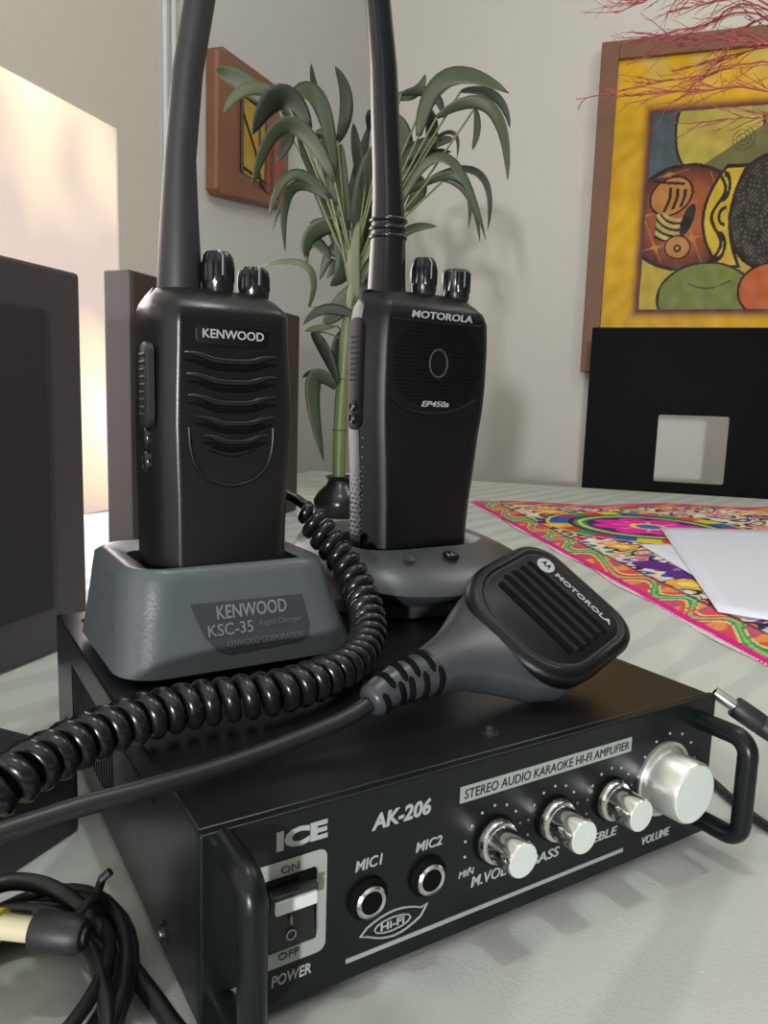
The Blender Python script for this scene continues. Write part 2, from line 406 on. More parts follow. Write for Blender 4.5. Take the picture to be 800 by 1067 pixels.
def run_in(X, Y):
    U = (X+.1704)*_e[0]+(Y-1.1183)*_e[1]; V = (X+.1704)*_n[0]+(Y-1.1183)*_n[1]
    wv = .003*np.sin(U*40)
    return (V > wv) & (V < .62) & (U > -.004-.02*np.sin(V*22)-.10*np.minimum(V/.25, 1)*0) & (U < 1.25) & (Y < 1.487-.006*np.sin(X*30)) & (X < .9)
def run_place(X, Y):
    Z = TZ+.0014+.0004*np.sin(X*35)*np.sin(Y*41)
    return np.stack([X, Y, Z], -1)
rn = raster_mesh('table_runner', np.arange(-.19, .92, .0019), np.arange(-.02, 1.50, .0019), runner_colour, run_place, run_in, thick=.0010)
tag(rn, 'multicoloured embroidered table runner laid on the white cloth behind the amplifier', 'table runner')

# papers on the runner
def sheet(pts, z, name, label, curl=.0):
    b = MB(); n = 14; P = [Vector((x, y, 0)) for x, y in pts]; vs = []; fs = []
    for i in range(n+1):
        for j in range(n+1):
            u, v = i/n, j/n; q = (P[0]*(1-u)+P[1]*u)*(1-v)+(P[3]*(1-u)+P[2]*u)*v
            vs.append((q.x, q.y, z+curl*(math.sin(u*5)*.5+.5)*v*(1-v)*4*.5))
    for i in range(n):
        for j in range(n): a = i*(n+1)+j; fs.append((a, a+n+1, a+n+2, a+1))
    b.add(vs, fs, 'paper'); o = b.build(name, smooth=60)
    s = o.modifiers.new('solid', 'SOLIDIFY'); s.thickness = .0004; tag(o, label, 'paper', None); return o
sheet([(.1328, .9688), (.1665, .5112), (.40, .45), (.42, 1.07)], TZ+.0042, 'paper_sheet', 'larger white paper sheet lying on top at the right of the runner', .002)
sheet([(.1043, .8242), (.158, .655), (.33, .70), (.30, .90)], TZ+.0028, 'paper_sheet', 'white paper sheet whose pointed corner sticks out from under the larger sheet')

# ================================================================== AMPLIFIER
W, D, H = .2, .2169, .0559
amp = empty('karaoke_amplifier', mw=A.copy())
tag(amp, 'black karaoke stereo amplifier with four silver knobs and front handles on white tablecloth', 'amplifier')
b = MB()
# cover: sides and top, running from behind the front panel to the back
b.box((0, .0035, .001), (W, D, H-.0004), 'amptop'); body = b.build('cover', amp, bevel=.0009)
b = MB(); b.box((-.0004, 0, 0), (W+.0004, .0034, H), 'ampfront'); b.build('front_panel', amp, bevel=.0006)
b = MB()
for k in range(18): b.box((-.00025, .175-k*.0045, .014), (.0004, .1762-k*.0045, .043), 'dark')
for k in range(14): b.box((-.00025, .088-k*.0035, .0435), (.0004, .0892-k*.0035, .0445), 'dark')
vt = b.build('side_vents', amp, smooth=0)
def screw(x, y, z, Tm, parent, name='screw', r=.0026):
    s = MB(); s.lathe([(r*1.35, 0), (r*1.35, .0003), (r, .0006), (r*.8, .0013), (r*.2, .0016)], 'amptop', 20, Matrix.Translation((x, y, z)) @ Tm)
    s.lathe([(r*.4, .0014), (r*.4, .0019)], 'silver', 8, Matrix.Translation((x, y, z)) @ Tm); return s.build(name, parent)
I4 = Matrix.Identity(4); LEFT = Matrix.Rotation(R(-90), 4, 'Y')
screw(.1016, .0145, H-.0004, I4, amp); screw(.012, .2, H-.0004, I4, amp); screw(.19, .2, H-.0004, I4, amp)
screw(0, .033, .0085, LEFT, amp); screw(0, .195, .0085, LEFT, amp)
for fx in (.02, .18):
    for fy in (.02, .195):
        s = MB(); s.lathe([(.008, -.003), (.0085, -.001), (.0085, .001)], 'rubber', 24, Matrix.Translation((fx, fy, 0))); s.build('foot', amp)
# handles
for hx, za, zb in ((.0056, .0525, .0085), (.1935, .0465, .0085)):
    path = []; r = .006; out = -.019
    path.append((hx, .001, za)); path.append((hx, out+r, za))
    for k in range(1, 8): a = R(90*k/8); path.append((hx, out+r-r*math.sin(a), za-r+r*math.cos(a)))
    path.append((hx, out, za-r)); path.append((hx, out, zb+r))
    for k in range(1, 8): a = R(90*k/8); path.append((hx, out+r-r*math.cos(a), zb+r-r*math.sin(a)))
    path.append((hx, out+r, zb)); path.append((hx, .001, zb))
    s = MB(); s.tube(path, .0036, 'gloss' if False else 'ampfront', 14); s.build('handle', amp, smooth=60)
# print on the panel
P = Matrix.Translation((0, -.0001, 0)) @ FRONT
b = MB()
b.text('ICE', (.0197, .0345, .0458, .0512), 'ampprint', P, bold=.05)
b.text('AK-206', (.0484, .0684, .0434, .0484), 'ampprint', P, bold=.03, shear=.15)
b.text('MIC1', (.0435, .0523, .0325, .0358), 'ampprint', P, bold=.012, shear=.15)
b.text('MIC2', (.0637, .0730, .0323, .0354), 'ampprint', P, bold=.012, shear=.15)
b.text('MIN', (.0800, .0858, .0188, .0210), 'ampprint', P, shear=.15)
b.text('M.VOL', (.0850, .0990, .0142, .0178), 'ampprint', P, bold=.012, shear=.15)
b.text('BASS', (.1097, .1221, .0138, .0172), 'ampprint', P, bold=.012, shear=.15)
b.text('TREBLE', (.1310, .1500, .0134, .0166), 'ampprint', P, bold=.012, shear=.15)
b.text('VOLUME', (.1640, .1793, .0048, .0080), 'ampprint', P, bold=.012, shear=.15)
b.text('POWER', (.0188, .0304, .0072, .0104), 'ampprint', P, bold=.01, shear=.1)
b.box((.0790, -.0003, .0436), (.1538, .0001, .0488), 'ampbar'); b.text('STEREO AUDIO KARAOKE HI-FI AMPLIFIER', (.0805, .1525, .0447, .0477), 'ampfront', Matrix.Translation((0, -.00035, 0)) @ FRONT, shear=.1)
b.box((.0412, -.0003, .0056), (.1538, .0001, .0070), 'ampbar')
fr = rrect(.0105, .0345, .0128, .0430, .0025); fi = rrect(.0150, .0312, .0180, .0385, .0006)
n = len(fr); b.add([(x, -.0003, z) for x, z in fr]+[(x, -.0003, z) for x, z in fi], [(k, (k+1) % n, n+(k+1) % n, n+k) for k in range(n)], 'ampbar')
b.text('ON', (.0210, .0262, .0394, .0414), 'label', Matrix.Translation((0, -.0004, 0)) @ FRONT); b.text('OFF', (.0205, .0265, .0146, .0166), 'label', Matrix.Translation((0, -.0004, 0)) @ FRONT)
# hi-fi emblem
def loop2(pts, r, m='ampprint', y=-.0002): b.tube([(x, y, z) for x, z in pts], r, m, 5, closed=True)
em = [(.0456, .0122)] + [(.0456+.023*t, .0128+.0038*math.sin(math.pi*t)**.8) for t in [k/10 for k in range(1, 10)]] + [(.0686, .0150)] + [(.0686-.023*t, .0128-.0042*math.sin(math.pi*t)) for t in [k/10 for k in range(1, 10)]]
loop2(em, .0003); loop2([(.0565+.0062*math.cos(t/12*6.283), .0125+.0021*math.sin(t/12*6.283)) for t in range(12)], .00025)
b.text('Hi-Fi', (.0525, .0605, .0113, .0137), 'ampprint', P, bold=.02)
KN = ((.0928, .0058), (.1182, .0058), (.1447, .0058)); KZ = .0282
for kx, kr in KN:
    for k in range(11):
        a = R(-40+k*26); b.lathe([(.00045, -.0001), (.00045, .0003)], 'ampprint', 8, Matrix.Translation((kx+.0112*math.cos(a+R(0)), 0, KZ+.0112*math.sin(a))) @ FRONT)
for k in range(11):
    a = R(-40+k*26); b.lathe([(.0005, -.0001), (.0005, .0003)], 'ampprint', 8, Matrix.Translation((.1745+.0162*math.cos(a), 0, .0295+.0162*math.sin(a))) @ FRONT)
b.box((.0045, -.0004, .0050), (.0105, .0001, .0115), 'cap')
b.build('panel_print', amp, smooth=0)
for kx, kr in KN:
    T = Matrix.Translation((kx+.0005, 0, KZ)) @ FRONT
    s = MB(); s.lathe([(.0078, 0), (.0077, .0012)], 'dark', 40, T); s.lathe([(.0074, .0008), (.0073, .0020), (.0068, .0032), (.0060, .0036)], 'chrome', 40, T); s.lathe([(kr, .0025), (kr*.98, .0128), (kr*.93, .0135)], 'chrome', 40, T)
    s.lathe([(kr*.93, .0133), (kr*.90, .0137)], 'cap', 40, T); s.build('knob', amp)
T = Matrix.Translation((.1725, 0, .0290)) @ FRONT
s = MB(); s.lathe([(.0140, 0), (.0140, .0012), (.0128, .0014), (.0122, .0004)], 'alu', 48, T); s.lathe([(.0115, 0), (.0112, .0128), (.0106, .0138)], 'alu', 48, T); s.lathe([(.0106, .0136), (.0102, .0140)], 'cap', 48, T)
vk = s.build('knob', amp); vk['label'] = 'large volume knob'
for jx, jz in ((.0475, .0237), (.0679, .0239)):
    T = Matrix.Translation((jx, 0, jz)) @ FRONT; s = MB()
    s.lathe([(.0062, -.0002), (.0062, .0012), (.0052, .0020), (.0038, .0020), (.0034, -.0001)], 'dark', 32, T)
    s.lathe([(.0046, .0012), (.0048, .0028), (.0042, .0034), (.0034, .0030)], 'silver', 32, T); s.lathe([(.0034, .0029), (.00335, .0031)], 'dark', 28, T); s.build('microphone_jack', amp)
s = MB(); s.box((.0152, -.0016, .0182), (.0310, .0005, .0383), 'dark'); sw = s.build('power_switch', amp, bevel=.0005)
s = MB(); s.add([(.0168, -.0012, .0200), (.0298, -.0012, .0200), (.0298, -.0012, .0368), (.0168, -.0012, .0368), (.0168, -.0032, .0200), (.0298, -.0032, .0200), (.0298, -.0022, .0285), (.0168, -.0022, .0285), (.0168, -.0052, .0368), (.0298, -.0052, .0368)],
    [(0, 1, 5, 4), (4, 5, 6, 7), (7, 6, 9, 8), (8, 9, 2, 3), (1, 2, 9, 6, 5), (0, 4, 7, 8, 3)], 'gloss')
rk = s.build('rocker', sw, bevel=.0003)
s = MB(); s.box((.0176, -.0056, .0318), (.0290, -.0044, .0352), 'cap'); s.box((.0228, -.0034, .0262), (.0231, -.0024, .0283), 'ampprint')
s.tube([(.0229+.0013*math.cos(t/14*6.283), -.0031, .0232+.0013*math.sin(t/14*6.283)) for t in range(14)], .0002, 'ampprint', 5, closed=True); s.build('switch_marks', sw, smooth=0)

# ================================================================== RADIO 1 (Kenwood) and its cradle
kc = empty('charging_cradle', mw=A @ Matrix.Translation((.055, .14, H))); tag(kc, 'grey-black desktop charger with a slanted label face, holding the left two-way radio', 'charger')
def AL(cx, cy): return Matrix.Translation((-cx, -cy, -H))
T = AL(.055, .14)
def kc_sec(z):
    t = (z-H)/.040; k = t
    return rrect(.0035+.0055*k+.002*(1-k)*0, .1045-.0125*k, .0985+.0125*k**.9, .187-.006*k, (.016+.003*k, .016, .016, .016), z, 8)
b = MB(); S = [kc_sec(H+.0006)]
S[0] = rrect(.008, .100, .104, .183, .014, H+.0006, 8)
for q in (.003, .008, .014, .020, .026, .031, .035): S.append(kc_sec(H+q))
zt = H+.0375
o_ = kc_sec(zt); S.append([(x, y, zt) for x, y, z in o_])
S.append(rrect(.0115, .0895, .1125, .1785, .013, H+.0392, 8)); S.append(rrect(.014, .087, .1135, .176, .011, H+.0395, 8))
S.append(rrect(.0185, .0815, .1142, .158, .006, H+.0385, 8)); S.append(rrect(.0192, .0805, .1147, .157, .006, H+.012, 8))
S = [[(x, y, z+max(0, (.0015*(1 if z > H+.03 else 0)))) for x, y, z in q] for q in S]
b.loft(S, 'cradle', T); b.build('cradle_body', kc, smooth=50)
# slanted label, set in the front face. the face runs from y=.0985 (bottom) to ~.111 (top)
fz0, fz1 = H+.003, H+.0375
def face_pt(x, s, off=0):   # s 0..1 up the face
    z = fz0+(fz1-fz0)*s; y = .0985+.0125*((z-H)/.040)**.9
    nv = Vector((0, -.95, .31)); return Vector((x, y, z))+nv*off
def face_T(x0, x1, s0, s1):
    a = face_pt(x0, s0, .0006); c = face_pt(x1, s0, .0006); d = face_pt(x0, s1, .0006)
    ux = (c-a); uy = (d-a); nz = ux.cross(uy).normalized()
    return T @ Matrix(((ux.x, uy.x, nz.x, a.x), (ux.y, uy.y, nz.y, a.y), (ux.z, uy.z, nz.z, a.z), (0, 0, 0, 1)))
b = MB(); q = [(.0310, .72), (.0775, .70), (.0795, .34), (.0780, .22), (.0745, .18), (.0450, .15), (.0395, .22), (.0355, .36)]
vs = [face_pt(x, s, .0003) for x, s in q]; b.add(vs, [tuple(range(len(q)))], 'label', T); b.build('label_plate', kc, smooth=0)
b = MB(); FT = face_T(.030, .080, .15, .72)
b.text('KENWOOD', (.22, .80, .66, .92), 'dimprint', FT, bold=.01, ex=.0001)
b.text('KSC-35', (.14, .50, .36, .58), 'dimprint', FT, bold=.0, ex=.0001); b.text('Rapid Charger', (.56, .92, .42, .56), 'faint', FT, ex=.0001)
b.text('KENWOOD CORPORATION', (.28, .92, .13, .25), 'faint', FT, ex=.0001)
b.build('lettering', kc, smooth=0)

RZ0 = H+.015
kr = empty('two_way_radio', mw=A @ Matrix.Translation((.0485, .133, RZ0))); tag(kr, 'left two-way radio, black with wavy speaker ribs, seated upright in the slanted-face charger', 'two-way radio')
T = Matrix.Translation((-.0485, -.133, -RZ0))
b = MB()
def k_sec(z, ins=0, fy=0):
    # wider shoulders, slightly waisted grip
    t = (z-RZ0)/.13; sh = .0022*math.exp(-((t-.62)/.18)**2) - .0006
    x0, x1 = .0215-sh*.4+ins, .0762+sh+ins*-1; y0, y1 = .1150+fy+ins*.6, .1505-ins*.6
    return [(x, y, z) for x, y in [(x0+.0085, y0), (x1-.0065, y0), (x1-.003, y0+.0012), (x1-.0008, y0+.004), (x1, y0+.009), (x1, y1-.006), (x1-.002, y1-.002), (x1-.006, y1), (x0+.006, y1), (x0+.002, y1-.002), (x0, y1-.006), (x0, y0+.016), (x0+.0010, y0+.010), (x0+.0045, y0+.0035)]]
zs = [RZ0, RZ0+.03, RZ0+.05, RZ0+.065, RZ0+.08, RZ0+.095, RZ0+.11, .188, .1935]
S = [k_sec(z) for z in zs] + [k_sec(.1962, .0010, .0012), k_sec(.1995, .003, .0045), k_sec(.2025, .0055, .0095), k_sec(.2032, .008, .012)]
b.loft(S, 'radio', T); b.build('radio_body', kr, smooth=38, bevel=.0009, seg=3)
# badge, ribs, shield outline
b = MB(); bz = rrect(.0360, .0650, .1805, .1880, (.003, .003, .002, .002)); b.loft([[(x, .1152, z) for x, z in bz], [(x, .1146, z) for x, z in bz], [(x*.97+.0505*.03, .1144, z*.97+.184*.03) for x, z in bz]], 'radio_m', T); b.build('badge', kr)
b = MB(); b.text('KENWOOD', (.0385, .0628, .1833, .1866), 'print', T @ Matrix.Translation((0, .1143, 0)) @ FRONT, bold=.015); b.build('lettering', kr, smooth=0)
b = MB()
for k, (z, xa, xb) in enumerate(((.1775, .0315, .0685), (.1697, .0325, .0683), (.1618, .0330, .0680), (.1540, .0355, .0675), (.1470, .0385, .0650))):
    path = []; rs = []
    for j in range(17):
        t = j/16; x = xa+(xb-xa)*t; dip = -.0026*(1/(1+math.exp(-(t-.22)*22)))*(1/(1+math.exp((t-.80)*20))) - .0008*t*0
        path.append((x, .1148, z+dip)); rs.append(.0011*min(1, 4*t+.25, 4*(1-t)+.25))
    b.tube(path, [r*1.3 for r in rs], 'gloss', 8, T)
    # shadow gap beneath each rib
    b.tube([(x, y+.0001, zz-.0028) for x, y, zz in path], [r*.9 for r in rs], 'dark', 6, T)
b.build('speaker_ribs', kr, smooth=70)
b = MB(); path = [(.0335, .1150, .150), (.0340, .1149, .142), (.0365, .1148, .1345), (.042, .1148, .1295), (.0505, .1148, .1275), (.059, .1148, .1295), (.0645, .1148, .1345), (.067, .1149, .142), (.0675, .1150, .150)]
b.tube(catmull(path, 5), .0007, 'radio', 8, T); b.tube(catmull([(.041, .1150, .1420), (.0505, .1149, .1395), (.060, .1150, .1420)], 6), .0009, 'radio', 8, T)
b.build('speaker_surround', kr, smooth=70)
b = MB(); pp = rrect(.1215, .1325, .149, .181, .0045); b.loft([[(.0225, y, z) for y, z in pp], [(.0203, y, z) for y, z in pp], [(.0196, y*.86+.127*.14, z*.94+.165*.06) for y, z in pp]], 'rubber', T)
for k in range(9): b.tube([(.0197, .1235, .154+k*.0028), (.0197, .1305, .154+k*.0028)], .0007, 'rubber', 6, T)
b.build('push_to_talk_button', kr, smooth=45)
for z in (.1450, .1360):
    b = MB(); b.lathe([(.0038, 0), (.0038, .0014), (.0030, .0024), (.0010, .0028)], 'gloss', 20, T @ Matrix.Translation((.0222, .1275, z)) @ LEFT @ Matrix.Diagonal((1.15, .8, 1, 1))); b.build('side_button', kr, smooth=60)
def rknob(parent, T, x, y, z0, z1, r, name, taper=.9):
    b = MB(); n = 48; h = z1-z0
    def sec(rr, z, fl): return [((rr*(1-fl*(k % 4 == 0))*math.cos(2*math.pi*k/n))+x, (rr*(1-fl*(k % 4 == 0))*math.sin(2*math.pi*k/n))+y, z) for k in range(n)]
    b.loft([sec(r*.85, z0-.003, 0), sec(r*.95, z0, 0), sec(r*.95, z0+h*.12, 0), sec(r, z0+h*.18, .08), sec(r*1.0, z0+h*.6, .08), sec(r*taper, z0+h*.85, .08), sec(r*taper*.78, z0+h*.97, .04), sec(r*taper*.4, z1, 0)], 'gloss', T)
    b.tube([(x-.0003, y-r*1.0, z0+h*.3), (x-.0003, y-r*1.0, z0+h*.8), (x-.0003, y-r*.6, z0+h*.98)], .0004, 'dimprint', 6, T); return b.build(name, parent, smooth=28)
rknob(kr, T, .0516, .135, .2045, .2186, .0066, 'volume_knob'); rknob(kr, T, .0668, .135, .2030, .2142, .0066, 'channel_knob')
b = MB(); b.tube([(.0375, .140, .198), (.0376, .140, .2040), (.0378, .140, .215), (.0382, .141, .232), (.0388, .1415, .253), (.0420, .142, .285), (.0468, .142, .312), (.0520, .142, .345)], [.0088, .0085, .0082, .0072, .0060, .0058, .0058, .0055], 'antenna', 20, T); b.build('antenna', kr, smooth=60)

# ================================================================== RADIO 2 (Motorola) and its cradle
MY = .150
mc = empty('charging_cradle', mw=A @ Matrix.Translation((.172, .168, H))); tag(mc, 'rounded grey-black charger base with sloping rim, holding the right two-way radio', 'charger')
T = Matrix.Translation((-.172, -.168, -H))
def el(cx, cy, rx, ry, z, dz=0, n=48, p=2.5):
    out = []
    for k in range(n):
        a = 2*math.pi*k/n; c, s = math.cos(a), math.sin(a)
        x = math.copysign(abs(c)**(2/p), c)*rx; y = math.copysign(abs(s)**(2/p), s)*ry
        out.append((cx+x, cy+y, z+dz*(y/ry)))
    return out
b = MB()
b.loft([el(.172, .172, .048, .040, H+.0006), el(.172, .172, .047, .040, H+.006), el(.172, .169, .054, .048, H+.016, .006), el(.172, .168, .0595, .054, H+.0215, .0075), el(.172, .168, .0615, .056, H+.0245, .0085), el(.172, .168, .0600, .0545, H+.0275, .0085),
        el(.170, .168, .050, .040, H+.0325, .004), el(.1685, .167, .0395, .024, H+.0345, .001, p=4), el(.1685, .167, .0378, .0225, H+.032, 0, p=4), el(.1685, .167, .0370, .022, H+.012, 0, p=4)], 'cradle_m', T)
b.build('cradle_body', mc, smooth=50)
b = MB(); b.lathe([(.0030, 0), (.0030, .0007), (.0022, .0009), (.0018, .0004)], 'cradle_m', 20, T @ Matrix.Translation((.1470, .1325, H+.0312)) @ Matrix.Rotation(R(18), 4, 'X')); b.build('indicator_light', mc)
b = MB(); TT = T @ Matrix.Translation((.1705, .1310, H+.0310)) @ Matrix.Rotation(R(18), 4, 'X')
b.lathe([(.0042, 0), (.0042, .0005)], 'dark', 24, TT); batwing(b, TT @ Matrix.Translation((0, 0, .0007)) @ Matrix.Scale(.0033, 4), 'dimprint'); b.build('emblem', mc, smooth=0)

mr = empty('two_way_radio', mw=A @ Matrix.Translation((.1685, .166, H+.015))); tag(mr, 'right two-way radio, matte black with perforated round speaker grille, in rounded charger base', 'two-way radio')
T = Matrix.Translation((-.1685, -.166, -H-.015))
def m_sec(z, wl, wr, y0=MY, ins=0, y1=.1760):
    x0, x1 = .1325+wl+ins, .2035+wr-ins
    return [(x0+.0065, y0+.0035), (x0+.0085, y0+.0010), (x0+.0105, y0), (x1-.006, y0), (x1-.0025, y0+.0012), (x1, y0+.005), (x1, y1-.006), (x1-.002, y1-.002), (x1-.006, y1), (x0+.006, y1), (x0+.002, y1-.002), (x0, y1-.006), (x0+.0003, y0+.010)], z
def m3_(q): pts, z = q; return [(x, y, z) for x, y in pts]
b = MB()
S = [m3_(m_sec(*q)) for q in ((H+.015, .0025, -.0085), (H+.035, .0022, -.0068), (.110, .0018, -.0055), (.130, .0008, -.0030), (.146, -.0002, -.0012), (.158, -.0008, .0008), (.170, -.0010, .0018), (.190, -.0008, .0020), (.2025, -.0002, .0012))]
S += [m3_(m_sec(.2075, .001, -.0012, MY+.0005)), m3_(m_sec(.2108, .002, -.003, MY+.0035, .001)), m3_(m_sec(.2145, .003, -.005, MY+.008, .002, .1755)), m3_(m_sec(.2165, .004, -.008, MY+.011, .003, .1750))]
b.loft(S, 'radio_m', T); b.build('radio_body', mr, smooth=38, bevel=.0008, seg=3)
# speaker field: hex perforation
b = MB(); random.seed(3)
g = .0021; cx0, cz0 = .1715, .1815
for i in range(-15, 16):
    for j in range(-14, 12):
        x = cx0+(i+.5*(j % 2))*g; z = cz0+j*g*.87
        dx, dz = (x-cx0)/.0268, (z-cz0+.001)/.0205
        if abs(dx)**2.6+abs(dz)**2.6 > 1: continue
        if ((x-cx0)/.0062)**2+((z-cz0)/.0078)**2 < 1: continue
        b.lathe([(.00072, 0), (.00068, .0003)], 'dark', 6, T @ Matrix.Translation((x, MY-.00005, z)) @ FRONT)
b.build('speaker_perforation', mr, smooth=0)
b = MB()
b.tube([(cx0+.0054*math.cos(t/28*6.283), MY-.0003, cz0+.0068*math.sin(t/28*6.283)) for t in range(28)], .0005, 'label', 8, T, closed=True)
b.build('speaker_ring', mr, smooth=70)
b = MB(); b.tube(catmull([(.1425, MY, .1640), (.152, MY, .1588), (.168, MY, .1565), (.184, MY, .1588), (.196, MY, .1640)], 6), .0006, 'radio_m', 6, T)
b.build('grille_border', mr, smooth=70)
b = MB(); b.tube(catmull([(.1435, MY, .2015), (.170, MY, .2015), (.198, MY, .2015)], 4), .0004, 'radio_m', 6, T); b.build('grille_border', mr, smooth=70)
b = MB(); b.text('MOTOROLA', (.1545, .1915, .2029, .2064), 'print', T @ Matrix.Translation((0, MY-.0003, 0)) @ FRONT, bold=.02, shear=.1)
b.build('lettering', mr, smooth=0); b = MB(); b.text('EP450s', (.1620, .1790, .1600, .1628), 'print', T @ Matrix.Translation((0, MY-.0003, 0)) @ FRONT, bold=.02, shear=.25); b.build('lettering', mr, smooth=0)
b = MB(); pp = rrect(.1580, .1715, .1475, .2020, .0055)
b.loft([[(.1335, y, z) for y, z in pp], [(.1319, y, z) for y, z in pp], [(.1314, y*.88+.165*.12, z*.96+.175*.04) for y, z in pp]], 'ptt', T)
for j in range(9):
    for i in range(3): b.lathe([(.0006, 0), (.0003, .0003)], 'ptt', 6, T @ Matrix.Translation((.1314, .1620+i*.0027, .172+j*.0026)) @ LEFT)
b.build('push_to_talk_button', mr, smooth=45)
for z in (.1590, .1530):
    b = MB(); b.lathe([(.0026, 0), (.0026, .0008), (.0020, .0014), (.0014, .0009)], 'gloss', 20, T @ Matrix.Translation((.1316, .1645, z)) @ LEFT); b.build('side_button', mr, smooth=60)
b = MB()
for j in range(22):
    for i in range(4):
        b.lathe([(.0009, -.0003), (.0004, .0003)], 'radio_m', 6, T @ Matrix.Translation((.1335+.0014*max(0, (.14-(.144-j*.0024))/.05), .1585+(i+.5*(j % 2))*.0036, .144-j*.0024)) @ LEFT)
b.build('grip_dots', mr, smooth=0)
rknob(mr, T, .1716, .166, .2190, .2350, .0070, 'volume_knob', .85); rknob(mr, T, .1922, .166, .2175, .2315, .0076, 'channel_knob', 1.0)
b = MB(); ap = [(.1520, .170, .2120), (.1520, .170, .2180), (.1520, .170, .2440), (.1512, .170, .262), (.1500, .170, .277), (.1480, .170, .300), (.1464, .170, .320), (.1420, .170, .350), (.137, .170, .380)]
b.tube(ap, [.0108, .0096, .0086, .0077, .0072, .0069, .0066, .0060, .0058], 'gloss', 24, T)
for z in (.2425, .2465, .2505): b.tube([(.1519+.0085*math.cos(t/24*6.283), .170+.0085*math.sin(t/24*6.283), z) for t in range(24)], .0011, 'gloss', 8, T, closed=True)
b.build('antenna', mr, smooth=60)

# ================================================================== SPEAKER MICROPHONE, its cord in coils
def camvec(a, u, c): return rt*a + up*u - fwd*c
Rv = camvec(.65, -.64, .42).normalized(); Uv = camvec(.62, .36, -.69)
Uv = (Uv - Rv*Uv.dot(Rv)).normalized(); Nv = Rv.cross(Uv)
MC = Vector((.1450, .0370, .0848))
MM = Matrix(((Rv.x, Uv.x, Nv.x, MC.x), (Rv.y, Uv.y, Nv.y, MC.y), (Rv.z, Uv.z, Nv.z, MC.z), (0, 0, 0, 1)))
mic = empty('speaker_microphone', mw=A @ MM); tag(mic, 'black handheld speaker microphone with slotted grille lying face up on the amplifier', 'microphone')
b = MB()
def msec(hw, y0, y1, z, r, rb): return rrect(-hw, hw, y0, y1, (rb, rb, r, r), z, 8)
S = [msec(.017, -.016, .017, -.0200, .007, .010), msec(.021, -.020, .0205, -.0175, .009, .012), msec(.0245, -.0245, .0245, -.011, .010, .015), msec(.0275, -.0275, .0278, -.0045, .013, .020), msec(.0285, -.0288, .0288, -.001, .013, .0215), msec(.0281, -.0284, .0284, .0014, .013, .0213),
     msec(.0262, -.0262, .0268, .0028, .012, .020), msec(.0245, -.0243, .0254, .0030, .011, .019), msec(.0238, -.0234, .0246, .0023, .011, .018), msec(.0226, -.0220, .0238, .0023, .010, .017), msec(.0216, -.0208, .0230, .0030, .009, .016)]
b.loft(S, 'radio_m'); b.build('microphone_head', mic, smooth=50)
b = MB()
for k in range(5):
    y = .0120-k*.0052; hw = .0200-(k > 3)*.0015
    b.loft([[(x, q, .0030) for x, q in rrect(-hw, hw, y-.0013, y+.0013, .0012)], [(x, q, .0034) for x, q in rrect(-hw, hw, y-.0014, y+.0014, .0012)]], 'dark')
b.build('grille_slots', mic, smooth=0)
b = MB()
for k in range(4):
    y = .0094-k*.0052; b.loft([[(x, q, .0026) for x, q in rrect(-.0190, .0190, y-.0013, y+.0013, .0010)], [(x, q, .0036) for x, q in rrect(-.0188, .0188, y-.0009, y+.0009, .0008)]], 'ptt')
b.build('grille_bars', mic, smooth=30)
b = MB(); b.text('MOTOROLA', (-.0095, .0185, .0166, .0188), 'print', Matrix.Translation((0, 0, .0034)), bold=.015)
b.lathe([(.0037, 0), (.0037, .0004)], 'print', 28, Matrix.Translation((-.0150, .0176, .0030))); batwing(b, Matrix.Translation((-.0150, .0176, .0035)) @ Matrix.Scale(.0027, 4), 'dark'); b.build('lettering', mic, smooth=0)
# neck: tapering from the head to the strain relief
def esec(cx, y, z, rx, rz, n=28, p=2.4): 
    out = []
    for k in range(n):
        a = 2*math.pi*k/n; c, s = math.cos(a), math.sin(a)
        out.append((cx+math.copysign(abs(c)**(2/p), c)*rx, y, z+math.copysign(abs(s)**(2/p), s)*rz))
    return out
b = MB()
b.loft([esec(0, -.006, -.0090, .0265, .0085), esec(0, -.018, -.0090, .0255, .0095), esec(-.001, -.027, -.0085, .0215, .0100), esec(-.0035, -.036, -.0078, .0155, .0098), esec(-.0055, -.044, -.0070, .0110, .0092), esec(-.0067, -.051, -.0063, .0088, .0084), esec(-.007, -.056, -.0060, .0080, .0078)], 'cradle_m')
b.build('neck', mic, smooth=60)
NB = Vector((-.007, -.056, -.0060))
def toA(v): return MM @ Vector(v)
nbA = toA(NB); ndir = (toA(NB)-toA(Vector((-.0055, -.046, -.0068)))).normalized()
# the flexible strain relief and straight cable, in frame A then put in the mic's own frame
MI = MM.inverted()
cab = [nbA, nbA+ndir*.012, Vector((.0880, .0555, .0640)), Vector((.0700, .0530, .0600)), Vector((.0500, .0515, .0555)), Vector((.0240, .0495, .0530)), Vector((-.004, .0445, .0560)), Vector((-.028, .0330, .0585)), Vector((-.060, .0150, .0560)), Vector((-.095, .0050, .040)), Vector((-.125, .018, .018)), Vector((-.130, .055, .006)), Vector((-.105, .080, .006)), Vector((-.085, .070, .020)), Vector((-.070, .045, .045)), Vector((-.056, .038, .058))]
cab = [nbA+ndir*-.004, nbA+ndir*.008, Vector((.0735, .0325, .0695)), Vector((.0580, .0300, .0640)), Vector((.0358, .0280, .0608)), Vector((.0132, .0242, .0600)), Vector((-.0088, .0205, .0605)), Vector((-.0296, .0186, .0605)), Vector((-.055, .0150, .058)), Vector((-.090, .008, .045)), Vector((-.125, .012, .018)), Vector((-.135, .035, .004)), Vector((-.115, .050, .010)), Vector((-.095, .040, .032)), Vector((-.078, .026, .050)), Vector((-.066, .024, .057))]
b = MB(); cp = catmull(cab, 10); b.tube(cp, .0026, 'cable', 14, MI)
